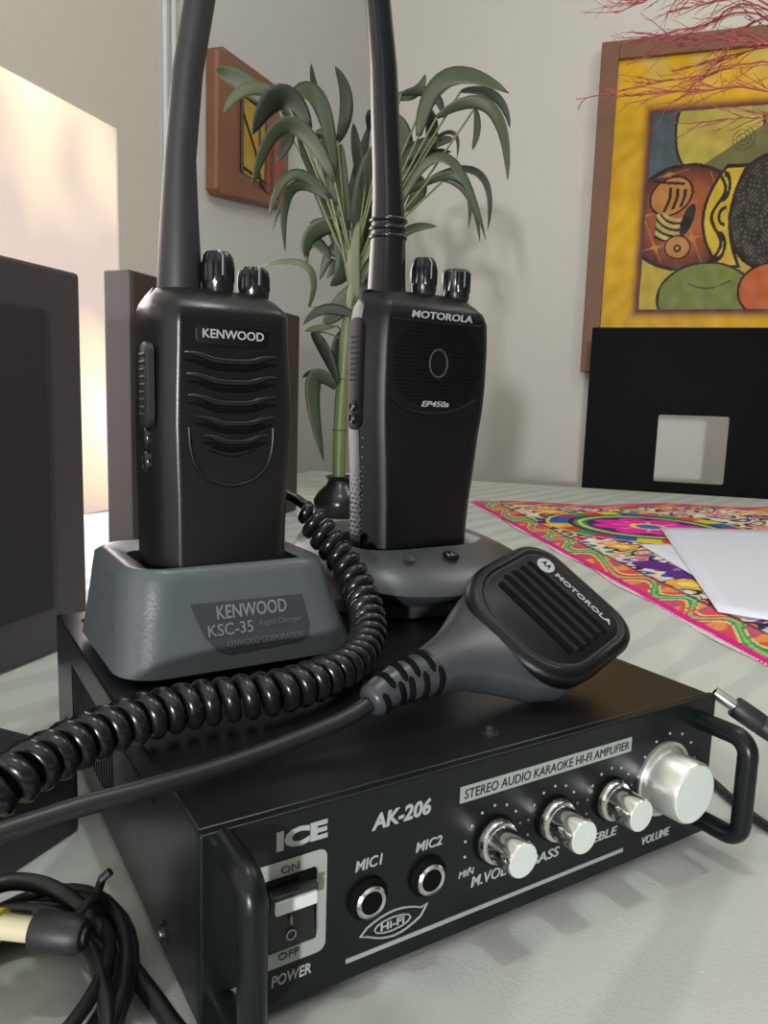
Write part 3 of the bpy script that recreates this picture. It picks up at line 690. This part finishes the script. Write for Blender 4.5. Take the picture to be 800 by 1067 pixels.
b.build('straight_cable', mic, smooth=60)
# strain relief sleeve with staggered slots
b = MB(); sp = cp[2:27]; n = len(sp); rs = []
for i in range(n):
    t = i/(n-1); base = (.0078-.0024*t)*(1 if i < n-1 else .8)
    rs.append(base)
b.tube(sp, rs, 'cradle_m', 20, MI)
def frame_at(path, i):
    t = (path[min(i+1, len(path)-1)]-path[max(i-1, 0)]).normalized(); a = Vector((0, 0, 1)); u = t.cross(a).normalized(); return t, u, t.cross(u)
for k in range(9):
    i = 2+int(k*2.5); t, u, w = frame_at(sp, min(i, n-2)); r = rs[min(i, n-2)]
    for side in (0, 180):
        a0 = (25 if k % 2 else 115)+side
        arc = [sp[min(i, n-2)]+(u*math.cos(R(a0+j*12.5))+w*math.sin(R(a0+j*12.5)))*(r*1.0) for j in range(9)]
        b.tube(arc, [.0004]+[.0011]*7+[.0004], 'dark', 6, MI)
b.build('strain_relief', mic, smooth=60)
# coiled cord
cpath = catmull([(-.066, .024, .057), (-.0407, .0335, .0635), (-.0284, .0417, .0645), (-.0142, .0500, .0648), (.0007, .0555, .0650), (.0164, .0580, .0650), (.0306, .0570, .0650), (.0477, .0565, .0650), (.0700, .0640, .0650), (.0880, .0775, .0650), (.1010, .0925, .0685), (.1085, .1110, .0775), (.1075, .1270, .0900), (.1010, .1385, .1030), (.0960, .1450, .1130)], 40)
L = [0]
for i in range(1, len(cpath)): L.append(L[-1]+(cpath[i]-cpath[i-1]).length)
tot = L[-1]; pitch = .0064; RC = .0050; RW = .0028; pts = []; ii = 0; prev = None; steps = int(tot/pitch*18)
for s_ in range(steps+1):
    d = tot*s_/steps
    while ii < len(L)-2 and L[ii+1] < d: ii += 1
    f_ = (d-L[ii])/(L[ii+1]-L[ii]); c = cpath[ii].lerp(cpath[ii+1], f_); t = (cpath[ii+1]-cpath[ii]).normalized()
    if prev is None: u = t.cross(Vector((0, 0, 1))).normalized()
    else: u = (prev-t*prev.dot(t)).normalized()
    prev = u; w = t.cross(u); ph = 2*math.pi*d/pitch
    e = min(1, d/.02+.1, (tot-d)/.012+.25)
    pts.append(c+(u*math.cos(ph)+w*math.sin(ph))*RC*e)
tail = catmull([pts[-1], (.0925, .1500, .1170), (.0860, .1570, .1190), (.0780, .1620, .1120), (.0720, .1640, .0980)], 8)[1:]
b = MB(); b.tube(pts+tail, [RW]*len(pts)+[RW*.9]*len(tail), 'cord', 9, MI); b.build('coiled_cord', mic, smooth=80)

# ================================================================== BLACK POWER ADAPTER BOX left of the amplifier
ba = Matrix.Translation((-.0065, .1205, -.003)) @ Matrix.Rotation(R(36), 4, 'Z')
bx = empty('power_adapter', mw=A @ ba); tag(bx, 'black block-shaped power adapter on the tablecloth under the coiled cord, left of the amplifier', 'power adapter')
b = MB(); o1 = rrect(-.085, 0, 0, .050, .004); o2 = rrect(-.084, -.001, .001, .049, .004); b.loft([[(x, y, 0) for x, y in o2], [(x, y, .002) for x, y in o1], [(x, y, .030) for x, y in o1], [(x, y, .034) for x, y in rrect(-.082, -.003, .003, .047, .004)]], 'rubber'); b.build('adapter_case', bx)
b = MB(); b.tube(catmull([(-.083, .02, .012), (-.10, .015, .010), (-.13, .02, .003), (-.17, .05, .003)], 8), .0022, 'cable', 10); b.build('cable', bx)

# ================================================================== BUNDLE OF BLACK CABLE, bottom left
cb = empty('cable_bundle', mw=A @ Matrix.Translation((-.035, .045, -.003))); tag(cb, 'tied coil of thin black audio cable on the tablecloth, bottom left corner', 'cable')
T = Matrix.Translation((.035, -.045, .003)); rd = random.Random(11)
b = MB()
cxy = (-.040, .030)
for k in range(9):
    rx = .024+.006*rd.random(); ry = .034+.007*rd.random(); a0 = R(-28+rd.uniform(-12, 12)); z0 = .000+k*.0010
    ox, oy = rd.uniform(-.004, .004), rd.uniform(-.005, .005); P_ = []
    for j in range(40):
        t = j/40*2*math.pi; x = rx*math.cos(t); y = ry*math.sin(t)
        P_.append((cxy[0]+ox+x*math.cos(a0)-y*math.sin(a0), cxy[1]+oy+x*math.sin(a0)+y*math.cos(a0), z0+.0016*math.sin(t*2+k)+.0008))
    b.tube(P_, .0019, 'cable', 9, T, closed=True)
b.tube(catmull([(-.052, .060, .012), (-.040, .0705, .014), (-.028, .066, .013), (-.019, .053, .010), (-.013, .036, .006), (-.008, .018, .003), (-.004, .002, .001), (.003, -.012, -.0003), (.02, -.03, -.0003), (.03, -.06, -.0003)], 10), .0026, 'cable', 12, T)
b.tube(catmull([(-.060, .050, .006), (-.045, .064, .009), (-.030, .058, .010), (-.0215, .042, .010), (-.020, .018, .010), (-.024, .000, .006), (-.035, -.012, .004)], 10), .0021, 'cable', 12, T)
b.build('cable_loops', cb, smooth=80)
b = MB(); tc_ = Vector((-.0175, .0475, .009))
b.tube([tc_+Vector((.0048*math.cos(t/16*6.283), .0030*math.cos(t/16*6.283), .0068*math.sin(t/16*6.283))) for t in range(16)], .0014, 'rubber', 8, T, closed=True)
b.tube([tc_+Vector((.002, .002, .006)), tc_+Vector((.004, .003, .0105)), tc_+Vector((.0062, .0022, .0125))], .0013, 'rubber', 8, T); b.build('cable_tie', cb, smooth=80)
pa, pb = Vector((-.0446, .0494, .0165)), Vector((-.0249, .0341, .0165)); pd = (pb-pa).normalized()
q = pd.to_track_quat('Z', 'Y').to_matrix().to_4x4(); TT = T @ Matrix.Translation(pa) @ q
b = MB(); b.lathe([(.0043, -.010), (.0045, -.002), (.0045, .0048)], 'yellow', 24, TT); b.lathe([(.0033, .0045), (.0033, .0150)], 'cream', 24, TT); b.build('plug_ring', cb)
b = MB(); b.lathe([(.0050, .0147), (.0053, .0155), (.0052, .0265), (.0040, .0285), (.0024, .0288), (.0021, .0295)], 'rubber', 24, TT); b.build('plug_barrel', cb)

# ================================================================== DC PLUG AND CABLE, right
P0, P2 = Vector((.2123, .0091, .0515)), Vector((.2252, -.0069, .0395))
dp = empty('power_cable', mw=A @ Matrix.Translation((.24, .02, -.003))); tag(dp, 'black power cable with a silver barrel plug at the right corner of the amplifier', 'cable')
T = Matrix.Translation((-.24, -.02, .003))
pd = (P2-P0).normalized(); q = pd.to_track_quat('Z', 'Y').to_matrix().to_4x4(); TT = T @ Matrix.Translation(P0) @ q
b = MB(); b.lathe([(.0014, 0), (.0024, .0001), (.0025, .0008), (.0025, .0095)], 'silver', 24, TT); b.lathe([(.0013, -.0001), (.0012, .0002)], 'dark', 16, TT); b.build('barrel_tip', dp)
b = MB(); b.lathe([(.0030, .0088), (.0041, .0090), (.0043, .0100), (.0043, .0200), (.0040, .0205), (.0043, .0210), (.0041, .0260), (.0035, .0262), (.0038, .0280), (.0033, .0282), (.0036, .0300), (.0030, .0302), (.0032, .0330), (.0022, .0345)], 'rubber', 24, TT); b.build('plug_body', dp)
P4 = P0+pd*.034
b = MB(); b.tube(catmull([P4, P4+pd*.012, (.262, -.030, .020), (.272, -.042, .006), (.268, -.056, .000), (.250, -.052, -.0010), (.236, -.032, -.0010), (.228, -.012, -.0010), (.2345, .010, -.0010), (.2425, .030, -.0010), (.246, .060, -.0010), (.243, .110, -.0010), (.23, .18, -.0010), (.215, .235, .0), (.203, .255, -.001), (.185, .275, -.0010), (.14, .30, -.0010)], 10), .0020, 'cable', 12, T); b.build('cable', dp, smooth=80)

# ================================================================== LEFT SPEAKER CABINET
s1 = empty('speaker', (-.34, .12, TZ)); tag(s1, 'large black speaker cabinet with recessed dark grille at the left edge, on the table', 'speaker')
X1 = -.2469
def relbox(lo, hi, m, o, T0): b = MB(); b.box(lo, hi, m, T0); return b
T = Matrix.Translation((.34, -.12, -TZ))
b = MB(); b.box((X1-.17, -.05, TZ+.0006), (X1, .2605, .9855), 'spk', T); b.build('cabinet', s1, bevel=.003)
b = MB(); gq = rrect(-.02, .2275, TZ+.03, .9600, .004)
b.loft([[(X1-.002, y, z) for y, z in gq], [(X1+.0012, y, z) for y, z in gq], [(X1+.0018, y*.99+.1*.01, z*.99+.86*.01) for y, z in gq]], 'grille', T); b.build('grille', s1)
# ================================================================== SLIM SPEAKER CABINET behind the left radio
s2 = empty('speaker', (-.40, .69, TZ)); tag(s2, 'slim dark brown-sided speaker cabinet standing behind the left two-way radio', 'speaker')
T = Matrix.Translation((.40, -.69, -TZ))
b = MB(); b.box((-.4131, .4938, TZ+.0006), (-.3815, .8829, 1.030), 'spk', T); b.build('cabinet', s2, bevel=.002)
b = MB(); b.box((-.3817, .4958, TZ+.003), (-.3800, .8809, 1.0285), 'brownspk', T); b.build('side_panel', s2, bevel=.0006)

# ================================================================== CHAIR
ch = empty('dining_chair', (.2015, 1.75, 0)); tag(ch, 'black lacquered dining chair with a square hole cut in its high back', 'chair')
cw = .2155
T = Matrix.Translation((0, 0, 0))
b = MB()
# high solid back with a square opening (local coords: x across, y 0.. away)
yb0, yb1 = -.19, -.165
def backpanel():
    zb, ztp = .50, 1.0815; hx, h0, h1 = .0690, .7625, .9035
    o = rrect(-cw, cw, zb, ztp, .002, n=2); i = rrect(-hx, hx, h0, h1, .004, n=2)
    n = len(o); vs = []; fs = []
    for y in (yb0, yb1):
        vs += [(x, y, z) for x, z in o]+[(x, y, z) for x, z in i]
    for k in range(n):
        l = (k+1) % n
        fs += [(k, l, n+l, n+k), (2*n+k, 3*n+k, 3*n+l, 2*n+l), (k, 2*n+k, 2*n+l, l), (n+k, n+l, 3*n+l, 3*n+k)]
    return vs, fs
vs, fs = backpanel(); b.add(vs, fs, 'chair'); b.build('backrest', ch, smooth=30, bevel=.002)
b = MB(); b.box((-cw, -.163, .43), (cw, .26, .475), 'chair'); b.build('seat', ch, bevel=.006)
for sx in (-1, 1):
    for y0, y1, zt_ in ((-.19, -.155, .50), (.22, .255, .43)):
        b = MB(); x0 = sx*(cw-.0175)-.0175; b.box((x0, y0, 0), (x0+.035, y1, zt_), 'chair'); b.build('leg', ch, bevel=.002)
# the chair stands beyond the table facing away from it, its back towards the table
# ================================================================== BIG PAINTING
pX0, pX1, pZ0, pZ1 = -.0745, .86, 1.0135, 1.8816
pg = empty('framed_painting', (.39, YB, pZ0)); tag(pg, 'large brown-framed yellow painting of stylised fish on the back wall', 'painting')
T = Matrix.Translation((-.39, -YB, -pZ0))
fw = .046
b = MB()
for lo, hi in (((pX0, YB-.035, pZ0), (pX0+fw, YB-.002, pZ1)), ((pX1-fw, YB-.035, pZ0), (pX1, YB-.002, pZ1)), ((pX0+fw, YB-.035, pZ0), (pX1-fw, YB-.002, pZ0+fw)), ((pX0+fw, YB-.035, pZ1-fw), (pX1-fw, YB-.002, pZ1))):
    b.box(lo, hi, 'woodframe', T)
b.build('frame', pg, bevel=.002)
# canvas colours: art coordinates a (right) and c (down) in the scale of a sketch 640 units wide
def paint_colour(X, Z):
    # X: -.0285 at a=228 ; Z: top 1.829 at c=180
    a = 228+(X+.028)*(1/.000905)+ (Z-1.4)*0
    c = 180+(1.829-Z)*(1/.000943)
    # inner square left edge leans very slightly with the hand-made canvas
    n1 = np.sin(a*.05+np.sin(c*.03)*2)*np.sin(c*.043+np.sin(a*.021)*3)
    n2 = np.sin(a*.06+2*np.sin(c*.031)+1.3*np.sin(a*.017))*np.sin(c*.052+2*np.sin(a*.043))
    C = np.empty(X.shape+(3,)); C[:] = (.72, .40, .010)
    C *= (1+.12*n1)[..., None]
    up_ = np.clip((300-c)/110, 0, 1)*np.clip(.5+.9*np.sin(a*.045+1.2*np.sin(c*.02)), 0, 1)
    C = C*(1-up_[..., None]*.6)+np.array((.62, .45, .13))*(up_[..., None]*.6)
    il, ir, it, ib = 331, 1030, 318, 866
    de = np.maximum(np.maximum(il-a, a-ir), np.maximum(it-c, c-ib))     # >0 outside the inner square
    g = np.exp(-(np.clip(de, 0, 99)/16)**2)[..., None]*(de > -1)[..., None]
    C = C*(1-g)+np.array((.20, .045, .02))*g
    ins = de < 0
    Ci = np.empty_like(C); Ci[:] = (.40, .20, .03)
    put(Ci, (a < 420), (.075, .10, .12))
    put(Ci, (c > 700) & (a < 640), (.50, .36, .06))
    blk = (.018, .014, .010)
    def shape(d, fill, w=.055):
        put(Ci, d < 1+w, blk); put(Ci, d < 1-w*.2, fill)
    shape(ell(a, c, 520, 370, 115, 150), (.50, .40, .07), .05)
    # olive sloping shape with a spiral
    m = (c > 470-(a-480)*.62) & (a > 440) & (c < 700); put(Ci, m, (.17, .16, .055))
    r = np.hypot(a-585, c-405); put(Ci, (r < 34) & (np.abs(np.sin(r*.30+np.arctan2(c-405, a-585)*.5)) < .35), (.06, .06, .03))
    # right green body continuing out of frame
    shape(ell(a, c, 830, 400, 150, 95, .2), (.30, .28, .06), .05)
    # red brown fish body
    d = ell(a, c, 445, 608, 158, 140); put(Ci, d < 1.05, blk)
    t = np.clip((1-d)*1.6, 0, 1)[..., None]; fillc = np.array((.10, .02, .012))*(1-t)+np.array((.46, .11, .03))*t; mm = d < .985; Ci[mm] = fillc[mm]
    vein = (np.abs(np.sin(a*.035+c*.02)+np.sin(c*.045-a*.02)) < .05) & (d < .95); put(Ci, vein, (.50, .22, .06))
    # dark speckled disc at right
    d = ell(a, c, 672, 600, 105, 150); put(Ci, d < 1.04, blk); put(Ci, d < .98, (.035, .028, .022)); nz = np.sin(a*.31+3*np.sin(c*.09))*np.sin(c*.27+3*np.sin(a*.08)); put(Ci, (d < .93) & (nz > .45), (.11, .09, .075))
    # yellow collar band with a wave
    q_ = (c-610)/125.; xl = 502+46*q_**2; xr = 566+30*q_**2
    put(Ci, (a > xl-9) & (a < xr+9) & (c > 470) & (c < 750), blk); band = (a > xl) & (a < xr) & (c > 480) & (c < 740); put(Ci, band, (.66, .43, .03))
    put(Ci, band & (np.abs(a-536-16*np.sin((c-500)*.043)) < 5), blk); put(Ci, band & (np.abs(ell(a, c, 545, 528, 18, 34)-1) < .22) & (a > 545), blk); put(Ci, band & (np.abs(ell(a, c, 545, 690, 18, 34)-1) < .22) & (a > 540), blk); put(Ci, band & (np.abs(ell(a, c, 560, 608, 20, 24)-1) < .2) & (a < 558), blk)
    # fish one: head, belly stripes
    shape(ell(a, c, 404, 548, 58, 48, -.5), (.55, .22, .05), .10)
    for k in range(3): put(Ci, (np.abs(a-392-k*20-10*np.sin((c-500)*.04)) < 4.5) & (c > 525+k*3) & (c < 590-k*6), blk)
    put(Ci, (np.abs(c-505-(a-345)*.12) < 4) & (a > 350) & (a < 440), blk)
    for k in range(4):
        put(Ci, (np.abs(np.hypot((a-430), (c-560-k*4)*1.0)-(56+k*14)) < 7) & (c > 595) & (a > 368) & (a < 448+k*2) & (c < 668), (.58, .42, .14) if k % 2 else (.5, .36, .1))
        put(Ci, (np.abs(np.hypot((a-430), (c-560-k*4)*1.0)-(63+k*14)) < 3.6) & (c > 595) & (a > 366) & (a < 450) & (c < 672), blk)
    put(Ci, ell(a, c, 455, 615, 16, 45, .3) < 1, blk)
    shape(ell(a, c, 433, 688, 34, 30, .3), (.52, .22, .06), .12); put(Ci, ell(a, c, 433, 692, 11, 11) < 1, blk); put(Ci, ell(a, c, 433, 692, 5, 5) < 1, (.55, .3, .1))
    # lower shapes
    shape(ell(a, c, 520, 830, 130, 95), (.20, .22, .05), .05); m = np.abs(c-790-14*np.sin((a-470)*.03)) < 3; put(Ci, m & (a > 470) & (a < 590), (.09, .1, .03))
    put(Ci, (a < 400) & (c > 722+(a-320)*.5) & (ell(a, c, 520, 830, 130, 95) > 1.05), (.52, .38, .05))
    shape(ell(a, c, 690, 810, 78, 70), (.55, .12, .03), .07)
    shape(ell(a, c, 880, 700, 140, 120), (.45, .10, .04), .05); shape(ell(a, c, 900, 560, 90, 80), (.60, .42, .05), .06)
    put(Ci, (c < 345) & (a > 600), (.35, .30, .08)); Ci = Ci*(1+.12*n2)[..., None]
    C[ins] = Ci[ins]
    put(C, (np.abs(de+1) < 3.5), (.10, .05, .05))
    return np.clip(C, 0, 1)
def paint_place(X, Z):
    return np.stack([X-.39, np.full_like(X, -.014)+.0012*np.sin(X*90)*np.sin(Z*70), Z-pZ0], -1)
cv = raster_mesh('canvas', np.linspace(pX0+fw-.004, pX1-fw+.004, 420), np.linspace(pZ0+fw-.004, pZ1-fw+.004, 400), paint_colour, paint_place, parent=pg, material='paint', thick=.006)
cv.modifiers['solid'].offset = 1

# ================================================================== SMALL PLAQUE on the left wall
pl = empty('wall_plaque', (XL, 1.34, 1.43)); tag(pl, 'small brown wooden plaque with yellow painted inset on the wall behind the plant', 'wall plaque')
T = Matrix.Translation((-XL, -1.34, -1.43))
out = [(1.185, 1.300), (1.20, 1.292), (1.47, 1.330), (1.497, 1.345), (1.499, 1.57), (1.485, 1.580), (1.215, 1.562), (1.187, 1.548)]
b = MB(); b.loft([[(XL+.002, y, z) for y, z in out], [(XL+.020, y, z) for y, z in out], [(XL+.026, y*.97+1.34*.03, z*.97+1.435*.03) for y, z in out]], 'plaque', T); b.build('board', pl, smooth=30, bevel=.002)
M['py'] = mat('plaque_yellow', (.42, .26, .015), .45, var=(30, .4)); M['pr'] = mat('plaque_red', (.30, .05, .015), .45, var=(30, .3)); M['pk'] = mat('plaque_black', (.015, .013, .012), .5)
b = MB(); b.box((XL+.024, 1.275, 1.355), (XL+.0285, 1.375, 1.50), 'py', T); b.box((XL+.024, 1.375, 1.345), (XL+.0283, 1.45, 1.47), 'pr', T)
for q in ([(1.275, 1.47), (1.33, 1.41), (1.36, 1.345)], [(1.275, 1.365), (1.38, 1.36)], [(1.345, 1.50), (1.35, 1.40)], [(1.275, 1.50), (1.275, 1.355)], [(1.375, 1.50), (1.375, 1.345)], [(1.41, 1.47), (1.405, 1.35)], [(1.275, 1.50), (1.375, 1.50)]):
    b.tube([(XL+.0288, y, z) for y, z in q], .003, 'pk', 6, T)
b.build('painted_inset', pl)

# ================================================================== LEAFY CANE PLANT IN A VASE
PY = .86
base = photo_point(353, 540, PY); base.z = TZ
pt = empty('potted_plant', base); tag(pt, 'tall green cane plant with long drooping leaves in a black vase behind the radios', 'plant')
Tp = Matrix.Translation(-base)
b = MB(); vz = [(.026, .0006), (.030, .002), (.036, .012), (.037, .024), (.030, .036), (.019, .046), (.017, .052), (.021, .058), (.018, .0585), (.014, .050), (.012, .030)]
b.lathe(vz, 'vase', 32); b.build('vase', pt, smooth=50)
def lp(px, py, Y): return photo_point(px, py, Y)
st = [base+Vector((0, 0, .035)), lp(353, 500, PY), lp(354, 450, PY), lp(357, 400, PY), lp(362, 340, PY), lp(368, 300, PY), lp(371, 285, PY)]
b = MB(); b.tube(catmull(st, 6), [.0095]*24+[.0085]*6+[.007]*7, 'stem', 14, Tp)
for q in (lp(353, 497, PY), lp(354, 448, PY), lp(358, 395, PY)): b.lathe([(.0100, -.0015), (.0108, 0), (.0100, .0015)], 'leaf3', 16, Tp @ Matrix.Translation(q))
b.build('cane', pt, smooth=60)
# leaves: photo outline points of the midrib, width in photo pixels, depth offset and shade
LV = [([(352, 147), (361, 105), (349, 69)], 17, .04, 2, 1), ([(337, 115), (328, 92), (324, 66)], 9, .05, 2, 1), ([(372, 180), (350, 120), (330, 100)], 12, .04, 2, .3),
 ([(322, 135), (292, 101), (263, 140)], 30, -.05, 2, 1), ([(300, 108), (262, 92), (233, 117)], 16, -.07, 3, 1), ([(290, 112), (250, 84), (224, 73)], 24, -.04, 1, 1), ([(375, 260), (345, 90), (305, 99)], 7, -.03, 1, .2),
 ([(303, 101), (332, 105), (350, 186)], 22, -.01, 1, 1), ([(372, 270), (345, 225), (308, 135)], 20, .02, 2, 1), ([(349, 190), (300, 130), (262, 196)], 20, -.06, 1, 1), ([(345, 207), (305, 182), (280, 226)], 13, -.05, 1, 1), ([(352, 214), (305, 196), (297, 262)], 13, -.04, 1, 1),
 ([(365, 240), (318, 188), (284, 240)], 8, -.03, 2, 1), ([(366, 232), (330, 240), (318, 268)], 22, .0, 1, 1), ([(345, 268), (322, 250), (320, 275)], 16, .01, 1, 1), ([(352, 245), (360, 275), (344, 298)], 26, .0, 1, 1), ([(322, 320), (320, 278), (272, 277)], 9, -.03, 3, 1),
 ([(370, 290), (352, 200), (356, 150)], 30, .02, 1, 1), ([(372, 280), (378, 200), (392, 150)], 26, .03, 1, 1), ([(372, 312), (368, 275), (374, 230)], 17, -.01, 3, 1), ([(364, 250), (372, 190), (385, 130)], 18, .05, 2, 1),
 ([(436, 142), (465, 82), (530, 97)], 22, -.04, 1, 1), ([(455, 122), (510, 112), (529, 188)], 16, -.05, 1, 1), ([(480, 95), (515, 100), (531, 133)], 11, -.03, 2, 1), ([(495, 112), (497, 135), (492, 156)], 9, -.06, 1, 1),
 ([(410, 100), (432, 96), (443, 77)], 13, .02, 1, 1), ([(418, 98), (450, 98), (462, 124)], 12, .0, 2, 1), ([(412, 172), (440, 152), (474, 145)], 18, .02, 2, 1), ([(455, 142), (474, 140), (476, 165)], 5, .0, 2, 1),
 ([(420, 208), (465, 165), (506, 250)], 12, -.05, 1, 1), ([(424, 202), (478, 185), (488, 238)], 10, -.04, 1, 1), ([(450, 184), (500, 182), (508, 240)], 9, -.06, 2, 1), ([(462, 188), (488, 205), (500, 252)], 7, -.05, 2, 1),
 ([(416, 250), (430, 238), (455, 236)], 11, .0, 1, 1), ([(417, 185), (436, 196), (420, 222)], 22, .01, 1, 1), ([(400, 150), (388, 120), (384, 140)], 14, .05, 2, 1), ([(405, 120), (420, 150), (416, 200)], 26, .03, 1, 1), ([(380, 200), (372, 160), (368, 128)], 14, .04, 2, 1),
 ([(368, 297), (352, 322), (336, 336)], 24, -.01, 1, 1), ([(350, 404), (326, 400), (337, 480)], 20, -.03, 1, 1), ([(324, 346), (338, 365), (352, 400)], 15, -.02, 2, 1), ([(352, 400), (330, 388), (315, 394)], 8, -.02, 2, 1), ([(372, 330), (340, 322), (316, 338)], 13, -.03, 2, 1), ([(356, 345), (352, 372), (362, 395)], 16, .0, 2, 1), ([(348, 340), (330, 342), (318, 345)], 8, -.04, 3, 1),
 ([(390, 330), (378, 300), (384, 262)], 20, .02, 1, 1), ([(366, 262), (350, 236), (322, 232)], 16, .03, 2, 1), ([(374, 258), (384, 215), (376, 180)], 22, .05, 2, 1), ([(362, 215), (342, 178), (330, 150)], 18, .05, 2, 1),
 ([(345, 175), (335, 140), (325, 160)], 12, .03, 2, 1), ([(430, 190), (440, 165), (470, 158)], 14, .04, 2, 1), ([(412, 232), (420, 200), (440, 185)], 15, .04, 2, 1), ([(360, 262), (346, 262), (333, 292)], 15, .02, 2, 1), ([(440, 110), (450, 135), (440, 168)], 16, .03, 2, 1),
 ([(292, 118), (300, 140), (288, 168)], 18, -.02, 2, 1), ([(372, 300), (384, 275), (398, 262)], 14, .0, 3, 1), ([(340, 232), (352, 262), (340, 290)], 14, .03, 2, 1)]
for i, (pp_, wpx, dy, shade, wk) in enumerate(LV):
    if wk < .5: continue
    Pm = [lp(px, py, PY+dy*(.5+.5*j)) for j, (px, py) in enumerate(pp_)]
    # quadratic through the three points
    n = 14; mid = Pm[1]; ctl = mid*2-(Pm[0]+Pm[2])*.5; ln = []
    for k in range(n+1):
        t = k/n; ln.append(Pm[0]*(1-t)**2+ctl*2*t*(1-t)+Pm[2]*t*t)
    b = MB(); hw = wpx/F*(Pm[1]-camp).dot(fwdW)*.62
    vs = []
    for k in range(n+1):
        t = k/n; tg = (ln[min(k+1, n)]-ln[max(k-1, 0)]).normalized()
        vdir = (ln[k]-camp).normalized(); side = tg.cross(vdir)
        if side.length < .2: side = tg.cross(Vector((0, 0, 1)))
        side.normalize(); nr = side.cross(tg).normalized()
        side = (side*math.cos(R(25))+nr*math.sin(R(25))*(1 if i % 2 else -1)).normalized()
        wt = hw*1.72*(t*.97+.03)**.55*(1.0-t*.985)**.72
        if k == n: wt = hw*.03
        fold = nr*wt*.14
        vs += [ln[k]-side*wt+fold, ln[k]-side*wt*.5+fold*.4, ln[k], ln[k]+side*wt*.5+fold*.4, ln[k]+side*wt+fold]
    fs = [(r*5+c_, r*5+c_+1, (r+1)*5+c_+1, (r+1)*5+c_) for r in range(n) for c_ in range(4)]
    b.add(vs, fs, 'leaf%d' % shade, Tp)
    # petiole back to the crown of the cane
    crown = lp(368+(i % 5-2)*2, 300-(i % 3)*8, PY) if pp_[0][1] < 300 else lp(357, min(430, max(320, pp_[0][1]+8)), PY)
    b.tube(catmull([crown, crown.lerp(ln[0], .5)+Vector((0, 0, .004)), ln[0]], 4), .0014, 'stem', 6, Tp)
    o = b.build('leaf', pt, smooth=80); s = o.modifiers.new('solid', 'SOLIDIFY'); s.thickness = .0005

# ================================================================== RED GLITTER BRANCHES IN A VASE beyond the right edge
vp = Vector((.62, 1.12, TZ)); vb = empty('branch_arrangement', vp); tag(vb, 'spray of thin red glitter twigs at top right in front of the painting', 'decorative branches')
Tv = Matrix.Translation(-vp)
b = MB(); b.lathe([(.04, .0032), (.055, .006), (.065, .06), (.05, .16), (.03, .22), (.027, .25), (.034, .27), (.028, .268), (.022, .24), (.02, .1)], 'vase', 32); b.build('vase', vb, smooth=50)
rg = random.Random(5)
def twig(b, p, d, length, r, depth):
    n = max(5, int(length/.02)); pts_ = [p.copy()]; q = p.copy(); d = d.normalized()
    for k in range(n):
        d = (d+Vector((rg.uniform(-.13, .13), rg.uniform(-.13, .13), rg.uniform(-.12, .12)-.012))).normalized(); q = q+d*length/n; pts_.append(q.copy())
        if depth > 0 and k > 0 and rg.random() < (.62 if depth > 1 else .45):
            ax = Vector((rg.uniform(-1, 1), rg.uniform(-1, 1), rg.uniform(-1, 1))).normalized()
            nd = (d+ax*.65).normalized(); twig(b, q.copy(), nd, length*rg.uniform(.3, .55), r*.65, depth-1)
    b.tube(pts_, [r*(1-.7*k/n)*(1.25 if k % 2 else .85) for k in range(n+1)], 'twig', 5, Tv)
neck = vp+Vector((0, 0, .25))
targets = [((760, -20), 1.10), ((800, 20), 1.15), ((830, 70), 1.12), ((815, 100), 1.05), ((850, 130), 1.15), ((790, -60), 1.2), ((820, -20), 1.0), ((840, 45), 1.2), ((800, 10), 1.18), ((830, 0), 1.1), ((790, 40), 1.16), ((840, 60), 1.1), ((810, -30), 1.1), ((840, 20), 1.22)]
ends = [((640, 14), 1.12), ((655, 45), 1.2), ((600, 104), 1.10), ((655, 100), 1.12), ((720, 128), 1.12), ((690, -30), 1.25), ((660, -10), 1.05), ((700, 75), 1.2), ((670, 60), 1.1), ((695, 12), 1.2), ((715, 95), 1.1), ((660, 34), 1.18), ((720, -10), 1.1), ((705, 50), 1.15)]
for (t0, y0_), (t1, y1_) in zip(targets, ends):
    b = MB(); a_ = lp(*t0, y0_); c_ = lp(*t1, y1_)
    main = catmull([neck, neck.lerp(a_, .5)+Vector((.02, 0, .05)), a_, a_.lerp(c_, .5)+Vector((rg.uniform(-.01, .01), 0, .008)), c_], 10)
    K = len(main); b.tube([m_+Vector((rg.uniform(-1, 1), rg.uniform(-1, 1), rg.uniform(-1, 1)))*.0012 for m_ in main], [.0018*(1-.8*k/K)+.0003 for k in range(K)], 'twig', 6, Tv)
    for k in range(18, K-1, 1):
        if rg.random() < .75:
            d = (main[k+1]-main[k]).normalized(); ax = Vector((rg.uniform(-1, 1), rg.uniform(-1, 1), rg.uniform(-1, 1))).normalized()
            twig(b, main[k].copy(), d+ax*.36, rg.uniform(.03, .085)*min(1, (K-k)/14+.35), .0009, 1)
    b.build('branch', vb, smooth=80)
